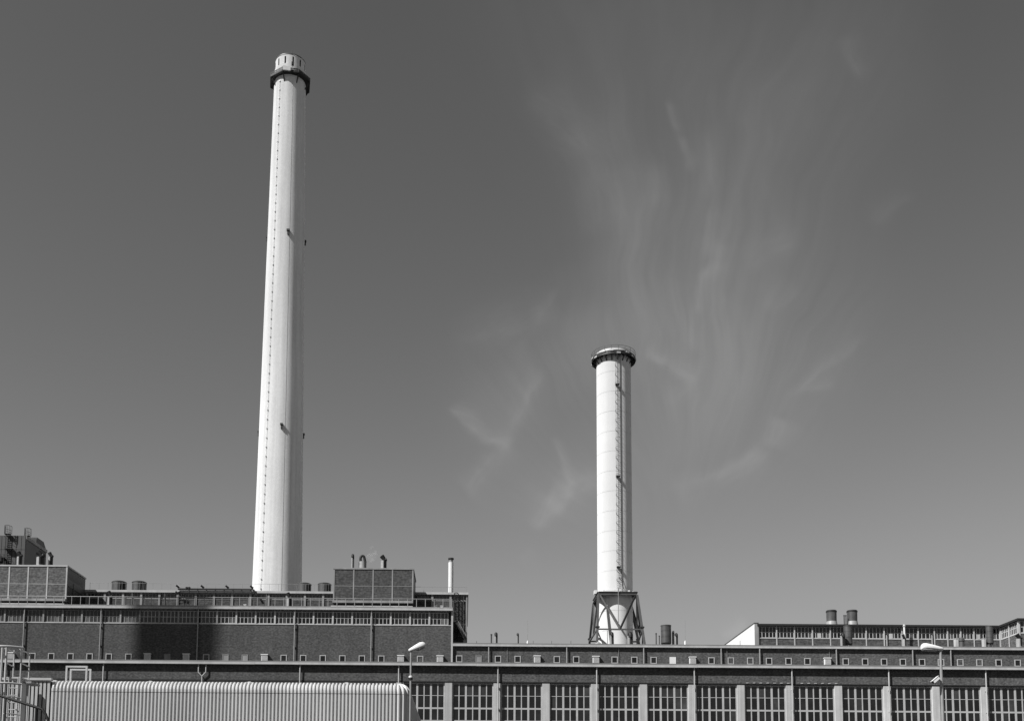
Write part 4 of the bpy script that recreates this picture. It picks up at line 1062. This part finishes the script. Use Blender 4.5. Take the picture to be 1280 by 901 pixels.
# rounded right corner: ribs running round a quarter of a cylinder
nc = 4*5; v = []; rings = []
cc = []
for k in range(nc+1):
    f_ = (k % 5); d_ = [-dr*.5, -dr*.5, dr*.5, dr*.5, -dr*.5][f_]; cc.append((R(-90)+R(90)*k/nc, d_))
cxh, cyh = hx1-Rc, YH+Rc
def corner(zlo, zhi, shoulder):
    v = []; m_ = 0
    for a, d_ in cc:
        if not shoulder: pp = [(Rc+d_, zlo), (Rc+d_, zhi)]
        else:
            pp = [(Rc+d_, zlo), (Rc+d_, zt-Rr)]+[(Rc-Rr+(Rr+d_)*math.cos(math.pi/2*k/8), zt-Rr+(Rr+d_)*math.sin(math.pi/2*k/8)) for k in range(1, 9)]+[(0.0, zt+.02)]
        m_ = len(pp); v += [(cxh+r_*math.cos(a), cyh+r_*math.sin(a), z) for r_, z in pp]
    fs = [(i*m_+j, (i+1)*m_+j, (i+1)*m_+j+1, i*m_+j+1) for i in range(nc) for j in range(m_-1)]
    return v, fs
v, fs = corner(0, zseam-.012, False); MB().add(v, fs).build('corner_sheet', M['shed'], shed, (cxh, cyh, 0))
v, fs = corner(zseam+.008, 0, True); MB().add(v, fs, smooth=False).build('corner_sheet', M['shed'], shed, (cxh, cyh, zseam))
# side wall going back
n2 = 46; ys = []
for k in range(n2):
    for f_, d_ in prof: ys.append((cyh+(k+f_)*pitch*2, d_))
v = []; pr = None
for y, d_ in ys:
    pp = [(hx1+d_, 0), (hx1+d_, zt-Rr)]+[(hx1-Rr+(Rr+d_)*math.cos(math.pi/2*k/6), zt-Rr+(Rr+d_)*math.sin(math.pi/2*k/6)) for k in range(1, 7)]
    m_ = len(pp); v += [(x, y, z) for x, z in pp]
fs = [(i*m_+j, (i+1)*m_+j, (i+1)*m_+j+1, i*m_+j+1) for i in range(len(ys)-1) for j in range(m_-1)]
MB().add(v, fs).build('side_sheet', M['shed'], shed, (hx1, YH, 0))
# small crimped closures on the roof line
for p in (71, 190, 313, 434):
    x = XA(p, YH+1.0, 850); MB().box(x-.11, x+.11, YH+.7, YH+1.1, zt+.03, zt+.09).box(x-.06, x+.06, YH+.75, YH+1.05, zt+.09, zt+.12).build('roof_clip', M['shed'], shed, (x, YH+1, zt))
for x_, l_ in ((486.5, 1),):
    pass

# guard frame on the shed roof
Yg = 46.4
gx0, gx1 = XA(82.2, Yg, 840), XA(109.2, Yg, 840); zg1 = ZA(831.8, Yg, 95); 
gf = thing('hatch_guard', ((gx0+gx1)/2, Yg, zt), 'white tubular guard frame on the shed roof', 'guard rail')
Yg2 = 47.25; dx2 = XA(87.8, Yg2, 840)-gx0
t_ = .035
for (yy, dx) in ((Yg, 0), (Yg2, dx2*0+XA(87.6, Yg2, 840)-gx0)):
    a, b_ = gx0+dx, gx1+dx
    q = MB(); q.box(a, b_, yy-t_, yy+t_, zg1-t_*2, zg1); q.build('top_bar', M['trim'], gf)
    MB().box(a, b_, yy-t_*.8, yy+t_*.8, zt+.12, zt+.18).build('low_bar', M['trim'], gf)
    for x in (a+t_, b_-t_): MB().box(x-t_, x+t_, yy-t_*1.1, yy+t_*1.1, zt+.02, zg1-t_*2-.002).build('upright', M['trim'], gf)

# ------------------------------------------------------------------ slatted screen and access ladder at the left edge
Ysn = 45.03
sc = thing('slatted_screen', (XA(30, Ysn, 880), Ysn, 0), 'sunlit vertical slatted screen behind the access ladder at the left edge', 'screen')
zs_t = ZA(849.4, Ysn, 40)
sl = MB().box(-.052, .052, -.03, .03, .2, zs_t-.02).mesh('slat', M['trim'])
p = -40.0
while p < 62.5:
    inst('slat', sl, (XA(p, Ysn, 880), Ysn, 0), sc); p += 5.0
MB().box(XA(-42, Ysn, 880), XA(62.5, Ysn, 880), Ysn+.12, Ysn+.16, 0, zs_t-.05).build('backing', M['steel'], sc)
MB().box(XA(-42, Ysn, 848), XA(65.2, Ysn, 848), Ysn-.1, Ysn+.12, zs_t-.018, ZA(847.0, Ysn, 45)).build('coping', M['trim'], sc)
MB().box(XA(27, Ysn-.5, 880), XA(31.6, Ysn-.5, 880), Ysn-.5, Ysn-.35, 0, ZA(851, Ysn, 29)).build('post', M['steel'], sc)

YLd = 41.5
ac = thing('access_ladder', (XA(15, YLd, 890), YLd, 0), 'pale steel ladder with hooped safety cage at the left edge', 'ladder')
def lpt(px, py, Y=YLd): return tuple(P(px, py, Y))
rr = .028
zhoop = ZA(808, YLd, 12); zplat = ZA(853, YLd, 12)
for px, Y, pyt in ((5.8, YLd, 809), (15.6, YLd+1.1, 812), (24.8, YLd, 811), (35.2, YLd+1.1, 816), (0.5, YLd+1.1, 809)):
    x = XA(px, Y, 860); MB().tube([(x, Y, 0), (x, Y, ZA(pyt, Y, px))], rr*(1.5 if px < 8 else 1), 8).build('cage_upright', M['trim'], ac)
for (y1, sw, m_) in ((809, 0, 'trim'), (854.5, 1, 'trim')):
    z = ZA(y1, YLd, 12); cxx = XA(6, YLd, 830); w_ = XA(24.8, YLd, 830)-cxx+.1
    pts = [(cxx-w_*.9+ (w_*1.9)*k/10., YLd-.35*math.sin(math.pi*k/10), z-.0*k) for k in range(11)]
    MB().tube(pts, rr*1.5, 8).build('cage_hoop', M[m_], ac)
for (y1) in (827, 843, 862):
    z = ZA(y1, YLd, 12); cxx = XA(6, YLd, 830); w_ = XA(24.8, YLd, 830)-cxx+.1
MB().tube([lpt(6, 810), lpt(15.6, 813.6, YLd+1.1)], rr, 6).tube([lpt(24.8, 811), lpt(35.2, 816, YLd+1.1)], rr, 6).build('top_handrail', M['trim'], ac)
MB().tube([lpt(6, 827), lpt(15.6, 832, YLd+1.1)], rr, 6).tube([lpt(24.8, 827.5), lpt(35.2, 832.5, YLd+1.1)], rr, 6).build('mid_handrail', M['trim'], ac)
MB().box(XA(6, YLd, 846), XA(24, YLd, 846), YLd+.1, YLd+1.2, ZA(845, YLd, 14)-.06, ZA(845, YLd, 14)).build('landing_plate', M['trim'], ac)
MB().box(XA(24.5, YLd, 846), XA(35.5, YLd, 846), YLd+.3, YLd+1.2, ZA(844, YLd, 29)-.25, ZA(844, YLd, 29)-.18).build('landing_bracket', M['trim2'], ac)
for px in (9.5, 21.5):
    x = XA(px, YLd+.05, 880); MB().tube([(x, YLd+.05, 0), (x, YLd+.05, ZA(846, YLd, px))], .03, 6).build('side_rail', M['trim'], ac)
z = .3; rg_ = MB().tube([(XA(9.5, YLd+.05, 880), 0, 0), (XA(21.5, YLd+.05, 880), 0, 0)], .018, 6).mesh('rung', M['trim'])
while z < zplat: inst('rung', rg_, (0, YLd+.05, z), ac); z += .28
# cage hoops further down
for py in (872, 893):
    z = ZA(py, YLd, 12); xa_, xb_ = XA(5.5, YLd, 880), XA(25.5, YLd, 880)
    MB().tube([(xa_+(xb_-xa_)*k/10, YLd-.55*math.sin(math.pi*k/10), z) for k in range(11)], .022, 6).build('cage_hoop', M['trim'], ac)

# dark handrail close to the viewer
YHr = 18.
hr = thing('stair_handrail', (P(25, 900, YHr).x, YHr, 0), 'thick dark handrail sloping down at the bottom left corner', 'handrail')
a, b_, c_, d_ = P(-30, 859.5, YHr), P(53, 886, YHr), P(57, 892, YHr), P(70, 925, YHr)
MB().tube([a, P(50, 884.8, YHr), b_, c_, d_, (d_.x, d_.y, 0)], .024, 10).build('rail', M['dark'], hr)
for px, py in ((7.3, 871.5), (45.2, 883.8)):
    p = P(px, py, YHr); MB().tube([p, (p.x+.005, p.y, 0)], .018, 8).build('post', M['dark'], hr)

# ------------------------------------------------------------------ street lamps
def loft(sections, n=16):
    """sections: list of (centre, right vec, up vec, halfwidth, up height, down height)"""
    v = []
    for c, u, w, hw, hu, hd in sections:
        for k in range(n):
            a = 2*math.pi*k/n; sa = math.sin(a); ca = math.cos(a)
            e = abs(sa)**.8*(1 if sa > 0 else -1)
            v.append(tuple(c+u*(hw*(abs(ca)**.75)*(1 if ca > 0 else -1))+w*(e*(hu if sa > 0 else hd))))
    fs = [(j*n+k, j*n+(k+1) % n, (j+1)*n+(k+1) % n, (j+1)*n+k) for j in range(len(sections)-1) for k in range(n)]
    fs += [tuple(range(n-1, -1, -1)), tuple(range((len(sections)-1)*n, len(sections)*n))]
    return v, fs
Y1 = 40.; s1 = S(Y1)
top = P(513.8, 814, Y1)
l1 = thing('street_lamp', (top.x, Y1, 0), 'white street lamp with tilted rounded head in front of the shed end', 'street lamp', None)
MB().tube([(top.x-.005, Y1, 0), (top.x, Y1, top.z)], [.055, .036], 12).build('pole', M['pole'], l1)
A, B = P(510.8, 813, Y1), P(532.3, 804.8, Y1)
dv = (B-A).normalized(); up = Vector((-dv.z, 0, dv.x)); rt_ = Vector((0, 1, 0)); Ln = (B-A).length
secs = []
for t, hw, hu, hd in ((0, .05, .035, .03), (.04, .07, .06, .05), (.25, .1, .09, .07), (.5, .135, .125, .085), (.72, .145, .15, .09), (.88, .12, .125, .085), (.96, .08, .08, .06), (1.0, .03, .03, .02)):
    secs.append((A+dv*(Ln*t), rt_, up, hw, hu, hd))
v, fs = loft(secs, 20); MB().add(v, fs, smooth=True).build('lamp_head', M['lamp'], l1)
secs = [(A+dv*(Ln*t)-up*hd_, rt_, up, hw, .01, hh_) for t, hw, hd_, hh_ in ((.34, .04, .07, .01), (.4, .09, .078, .035), (.6, .11, .085, .05), (.85, .1, .08, .045), (.93, .04, .06, .01))]
v, fs = loft(secs, 14); MB().add(v, fs, smooth=True).build('lamp_lens', M['lens'], l1)
zc = ZA(846.8, Y1, 513)
MB().lathe(top.x-.003, Y1, [(.05, zc+.0), (.075, zc+.01), (.072, zc+.06), (.045, zc+.08)], 14, cap0=True).build('collar', M['white'], l1)
MB().lathe(top.x-.003, Y1, [(.05, zc-.07), (.085, zc-.06), (.085, zc-.005), (.05, zc)], 14).build('clamp', M['black'], l1)

Y2 = 34.; s2 = S(Y2)
tp = P(1175.6, 813, Y2); bt = P(1178.6, 901, Y2)
l2 = thing('street_lamp', (bt.x, Y2, 0), 'white street lamp with long flat head and small camera at the right', 'street lamp')
dxl = (bt.x-tp.x)/(tp.z-bt.z)
MB().tube([(tp.x+dxl*tp.z, Y2, 0), (tp.x, Y2, tp.z)], [.085, .04], 14).build('pole', M['pole'], l2)
A, B = P(1178.4, 810.8, Y2), P(1151.6, 808.2, Y2)
dv = (B-A).normalized(); up = Vector((dv.z, 0, -dv.x)); Ln = (B-A).length
up = up if up.z > 0 else -up
secs = []
for t, hw, hu, hd in ((0, .055, .035, .06), (.03, .07, .05, .07), (.2, .09, .075, .06), (.5, .12, .11, .06), (.8, .13, .135, .07), (.93, .115, .12, .08), (.985, .09, .08, .09), (1.0, .06, .03, .07)):
    secs.append((A+dv*(Ln*t), rt_, up, hw, hu, hd))
v, fs = loft(secs, 20); MB().add(v, fs, smooth=True).build('lamp_head', M['lamp'], l2)
secs = [(A+dv*(Ln*t)-up*.06, rt_, up, hw, .02, hd_) for t, hw, hd_ in ((.25, .05, .02), (.3, .08, .05), (.6, .1, .06), (.9, .105, .065), (.98, .05, .05))]
v, fs = loft(secs, 14); MB().add(v, fs, smooth=True).build('lamp_lens', M['lens'], l2)
# security camera clamped to the pole
cmt = thing('security_camera', tuple(P(1172, 850, Y2-.1)), 'small white security camera pointing down from the right lamp pole', 'camera')
A, B = P(1172.8, 846.6, Y2-.1), P(1166.2, 852.2, Y2-.2); dv = (B-A).normalized(); up = Vector((-dv.z, 0, dv.x)); up = up if up.z > 0 else -up; sd = dv.cross(up).normalized()
def orient_box(a, b_, hw, hu):
    v = []
    for p in (a, b_):
        for su, ss in ((-hu, -hw), (-hu, hw), (hu, hw), (hu, -hw)): v.append(tuple(p+up*su+sd*ss))
    return MB().add(v, [(0, 1, 2, 3), (7, 6, 5, 4), (0, 4, 5, 1), (1, 5, 6, 2), (2, 6, 7, 3), (3, 7, 4, 0)])
orient_box(A, B, .045, .05).build('housing', M['white'], cmt)
orient_box(A+up*.055-dv*.02, B+up*.055+dv*.04, .055, .006).build('sun_shield', M['white'], cmt)
orient_box(B, B+dv*.01, .03, .035).build('camera_lens', M['black'], cmt)
pp = P(1176.6, 851, Y2)
MB().tube([A-up*.02, P(1174.2, 849.5, Y2-.05), (pp.x, Y2-.02, pp.z)], .018, 6).build('arm', M['steel_lt'], cmt)
ctr_ = P(1171, 855.2, Y2-.1)
MB().tube([(ctr_.x+.04*math.cos(a), ctr_.y, ctr_.z+.055*math.sin(a)) for a in [2*math.pi*k/12 for k in range(13)]], .006, 4).build('cable_loop', M['steel'], cmt)

# ------------------------------------------------------------------ chimney behind the viewpoint: its shadow crosses the tall left hall
tn = math.tan(SUN_AZ); xs0 = XA(221, D2, 800)
dist = 62.0                                      # metres in front of the wall
xc, yc = xs0-dist*tn, D2-dist
o = thing('old_chimney', (xc, yc, 0), 'round factory chimney far left of the view, throwing the broad shadow on the tall hall', 'chimney')
hz = dist/math.cos(SUN_AZ)*math.tan(SUN_EL)
for k in range(12):
    z0_, z1_ = 11.5*k, 11.5*(k+1); f_ = lambda z: 3.85-.0095*(z-60)
    MB().lathe(xc, yc, [(f_(z0_), z0_+.03), (f_(z1_), z1_-.03)], 40, cap1=(k == 11)).build('shaft_section', M['conc'], o, (xc, yc, z0_))
print('old chimney', xc, yc, hz)

# faint steam beside the vents of the dark brick box
sp = P(463.5, 697, 138.2); b = MB()
for (dx, dz, rr_) in ((0, 0, .62), (.5, .35, .5), (.35, .75, .45), (-.55, -.2, .4), (.15, 1.25, .35)):
    prof = [(max(.01, rr_*math.sin(math.pi*k/8)), sp.z+dz-rr_*math.cos(math.pi*k/8)) for k in range(9)]
    b._lathe(sp.x+dx, 138.2, prof, 14)
vm = bpy.data.materials.new('steam'); vm.use_nodes = True; n, l = vm.node_tree.nodes, vm.node_tree.links; n.clear()
tc = n.new('ShaderNodeNewGeometry'); nt = n.new('ShaderNodeTexNoise'); nt.inputs['Scale'].default_value = 1.6; nt.inputs['Detail'].default_value = 4; l.new(tc.outputs['Position'], nt.inputs['Vector'])
mr = n.new('ShaderNodeMapRange'); mr.inputs[1].default_value = .45; mr.inputs[2].default_value = .75; mr.inputs[3].default_value = 0; mr.inputs[4].default_value = .55; l.new(nt.outputs['Fac'], mr.inputs[0])
pv = n.new('ShaderNodeVolumePrincipled'); pv.inputs['Color'].default_value = (.95, .95, .95, 1); l.new(mr.outputs[0], pv.inputs['Density'])
ou = n.new('ShaderNodeOutputMaterial'); l.new(pv.outputs[0], ou.inputs['Volume'])
st_ = b.build('steam', vm, None, (sp.x, 138.2, sp.z)); tag(st_, 'faint wisp of steam between the vents on the dark brick box', 'steam', None, 'stuff')

# ------------------------------------------------------------------ cirrus cloud: a thin high sheet at 6000 m, density stored per vertex
rng = np.random.default_rng(11)
def vnoise(x, y, seed):
    r_ = np.random.default_rng(seed); T = r_.random((256, 256))
    xi = np.floor(x).astype(int); yi = np.floor(y).astype(int); fx = x-xi; fy = y-yi
    fx = fx*fx*(3-2*fx); fy = fy*fy*(3-2*fy)
    a = T[xi % 256, yi % 256]; b = T[(xi+1) % 256, yi % 256]; c = T[xi % 256, (yi+1) % 256]; d = T[(xi+1) % 256, (yi+1) % 256]
    return (a*(1-fx)+b*fx)*(1-fy)+(c*(1-fx)+d*fx)*fy
def fbm(x, y, seed, o_=5):
    s = 0; a = .5
    for k in range(o_): s = s+a*vnoise(x*2**k, y*2**k, seed+k); a *= .5
    return s
NX, NY = 580, 700
pxs = np.linspace(480, 1210, NX); pys = np.linspace(-120, 815, NY)
PX, PYY = np.meshgrid(pxs, pys)
n1 = lambda sd, sc, o_=3: (fbm(PX/sc, PYY/sc, sd, o_)-.47)*2
wx = PX+46*n1(3, 230)+10*n1(13, 60); wy = PYY+46*n1(23, 230)+10*n1(33, 60)
cxf, cyf = 835., 745.
ang = np.arctan2(wx-cxf, cyf-wy); rad = np.hypot(wx-cxf, wy-cyf)
ridge = lambda q, p: (1-np.abs(2*np.clip(q, 0, 1)-1))**p
st = .5*ridge(fbm(ang*5, rad/300, 51, 5), 3)+.3*ridge(fbm(ang*13+5, rad/200, 71, 4), 3)+.3*fbm(ang*34, rad/150, 131, 4)
def blob(cx_, cy_, rx, ry, rot, pw=2.):
    c, s = math.cos(rot), math.sin(rot); dx = wx-cx_; dy = wy-cy_
    return np.exp(-(((dx*c+dy*s)/rx)**2+((-dx*s+dy*c)/ry)**2)**(pw/2)*1.0)
veil = np.zeros_like(PX)
for a_, args in ((.50, (850, 430, 120, 100, 0)), (.42, (880, 300, 120, 160, .1)), (.36, (755, 225, 62, 130, -.35)), (.30, (950, 320, 110, 120, 0)), (.34, (850, 60, 200, 170, 0)), (.2, (1010, 120, 110, 150, .3)),
                 (.40, (860, 535, 130, 80, -.5)), (.36, (725, 430, 100, 48, -.45)), (.26, (640, 500, 75, 95, 0)), (.24, (1010, 430, 110, 80, -.6)), (.26, (705, 620, 65, 48, -.4)), (.2, (780, 330, 60, 120, 0))):
    veil += a_*blob(*args)
grain = fbm(PX/150, PYY/150, 301, 4)
thr = fbm(ang*70, rad/110, 171, 3)
dens = veil*(.5+.62*st+.3*(thr-.45))*(.6+.85*grain)
def stroke(x0, y0, x1, y1, w0, w1, amp, seed=0, bend=0, soft=0):
    """one wisp: ragged band from (x0,y0) to (x1,y1), crisper on one flank, fraying into short fibres"""
    L_ = math.hypot(x1-x0, y1-y0); m = 4*max(w0, w1)+abs(bend)+14
    ix = np.where((pxs > min(x0, x1)-m) & (pxs < max(x0, x1)+m))[0]; iy = np.where((pys > min(y0, y1)-m) & (pys < max(y0, y1)+m))[0]
    sl = np.ix_(iy, ix); X = PX[sl]; Y_ = PYY[sl]
    X = X+7*(fbm(X/38, Y_/38, 500+seed, 3)-.45)*2; Y_ = Y_+7*(fbm(X/38, Y_/38, 540+seed, 3)-.45)*2
    ux, uy = (x1-x0)/L_, (y1-y0)/L_
    t = ((X-x0)*ux+(Y_-y0)*uy)/L_; tt = np.clip(t, 0, 1); d = -(X-x0)*uy+(Y_-y0)*ux-bend*np.sin(np.pi*tt)
    wdt = w0+(w1-w0)*tt
    e = np.clip((t+.12)/.35, 0, 1)*np.clip((1.12-t)/.4, 0, 1); e = e*e*(3-2*e)
    asym = np.where(d > 0, 1.0, 2.1)              # crisp flank / feathered flank
    core = np.exp(-(np.abs(d)/(wdt*asym))**1.7)
    fib = fbm(t*L_/26+seed, (d+.35*t*L_)/3.4+seed*3, 600+seed, 3)*.5+fbm(t*L_/55, d/5., 640+seed, 3)*.5
    patch = fbm(X/30, Y_/30, 680+seed, 3)
    dens[sl] += 1.4*amp*e*core*(.35+.95*fib)*(.35+1.3*patch)
for a_ in [(563, 508, 600, 545, 5, 7, .55, 1, -3), (598, 540, 640, 556, 6, 7, .6, 2), (642, 552, 596, 588, 7, 10, .42, 3), (600, 585, 575, 612, 10, 14, .25, 4), (640, 545, 676, 468, 9, 8, .34, 5), (676, 475, 650, 425, 7, 6, .2, 6),
           (575, 430, 700, 392, 14, 16, .2, 7), (670, 400, 700, 360, 6, 4, .2, 8), (693, 548, 716, 606, 3.5, 4, .34, 9), (668, 660, 700, 625, 5, 11, .62, 10), (685, 618, 712, 628, 9, 12, .5, 11), (705, 622, 752, 600, 11, 8, .34, 12),
           (668, 680, 650, 700, 5, 6, .12, 13), (806, 440, 836, 455, 6, 6, .5, 14), (832, 450, 874, 478, 5, 7, .5, 15, 3), (870, 478, 830, 496, 6, 10, .25, 16), (893, 332, 866, 398, 6, 5, .5, 17, 6), (866, 396, 862, 440, 6, 8, .3, 18),
           (905, 300, 893, 335, 7, 7, .25, 19), (832, 128, 848, 170, 3, 4, .3, 20), (848, 168, 864, 212, 4, 5, .32, 21, -2), (888, 250, 886, 165, 6, 7, .24, 22), (886, 255, 872, 330, 8, 8, .2, 23), (812, 205, 818, 262, 6, 8, .22, 24),
           (660, 115, 742, 210, 14, 22, .22, 25), (742, 205, 752, 290, 24, 26, .18, 26), (960, 555, 872, 600, 8, 7, .5, 27, -5), (972, 520, 958, 556, 12, 10, .34, 28), (880, 592, 838, 612, 8, 12, .25, 29), (974, 517, 1082, 424, 4, 4, .26, 30, -4),
           (1000, 487, 1045, 478, 4, 5, .2, 31), (1052, 45, 1078, 100, 8, 7, .2, 32), (1090, 280, 1142, 242, 9, 5, .16, 33), (930, 330, 1000, 300, 14, 10, .18, 34), (960, 385, 1000, 362, 8, 5, .16, 35), (907, 797, 935, 773, 4, 5, .4, 36, 3), (700, 330, 690, 420, 14, 20, .12, 37)]:
    stroke(*a_)
dens *= np.clip((PX-480)/60, 0, 1)*np.clip((1210-PX)/60, 0, 1)*np.clip((PYY+120)/60, 0, 1)*np.clip((815-PYY)/25, 0, 1)
dens = np.clip(dens, 0, 2)
v_cam = np.stack([(PX-PPX)/FPX, (PPY-PYY)/FPX, -np.ones_like(PX)], -1) @ np.array(CAMROT).T
ALT = 6000.
k_ = (ALT-1.7)/v_cam[..., 2]
vw = v_cam*k_[..., None]; vw[..., 2] += 1.7
me = bpy.data.meshes.new('clouds')
idx = np.arange(NX*NY).reshape(NY, NX)
faces = np.stack([idx[:-1, :-1], idx[:-1, 1:], idx[1:, 1:], idx[1:, :-1]], -1).reshape(-1, 4)
me.vertices.add(NX*NY); me.vertices.foreach_set('co', vw.reshape(-1).astype(np.float32))
me.loops.add(faces.size); me.loops.foreach_set('vertex_index', faces.reshape(-1).astype(np.int32))
me.polygons.add(len(faces)); me.polygons.foreach_set('loop_start', (np.arange(len(faces))*4).astype(np.int32)); me.polygons.foreach_set('loop_total', np.full(len(faces), 4, np.int32))
me.update(calc_edges=True)
at = me.attributes.new('ice', 'FLOAT', 'POINT'); at.data.foreach_set('value', dens.reshape(-1).astype(np.float32))
cm = bpy.data.materials.new('cirrus_ice'); cm.use_nodes = True; n, l = cm.node_tree.nodes, cm.node_tree.links; n.clear()
an = n.new('ShaderNodeAttribute'); an.attribute_name = 'ice'
sc_ = n.new('ShaderNodeMath'); sc_.operation = 'MULTIPLY'; sc_.inputs[1].default_value = .054; sc_.use_clamp = True; l.new(an.outputs['Fac'], sc_.inputs[0])
tr = n.new('ShaderNodeBsdfTransparent'); tl = n.new('ShaderNodeBsdfTranslucent'); tl.inputs[0].default_value = (.9, .9, .9, 1)
mx = n.new('ShaderNodeMixShader'); l.new(sc_.outputs[0], mx.inputs[0]); l.new(tr.outputs[0], mx.inputs[1]); l.new(tl.outputs[0], mx.inputs[2])
ou = n.new('ShaderNodeOutputMaterial'); l.new(mx.outputs[0], ou.inputs[0])
me.materials.append(cm)
cl = bpy.data.objects.new('clouds', me); link(cl); tag(cl, 'thin feathery cirrus spreading upward in the sky right of centre', None, None, 'structure')
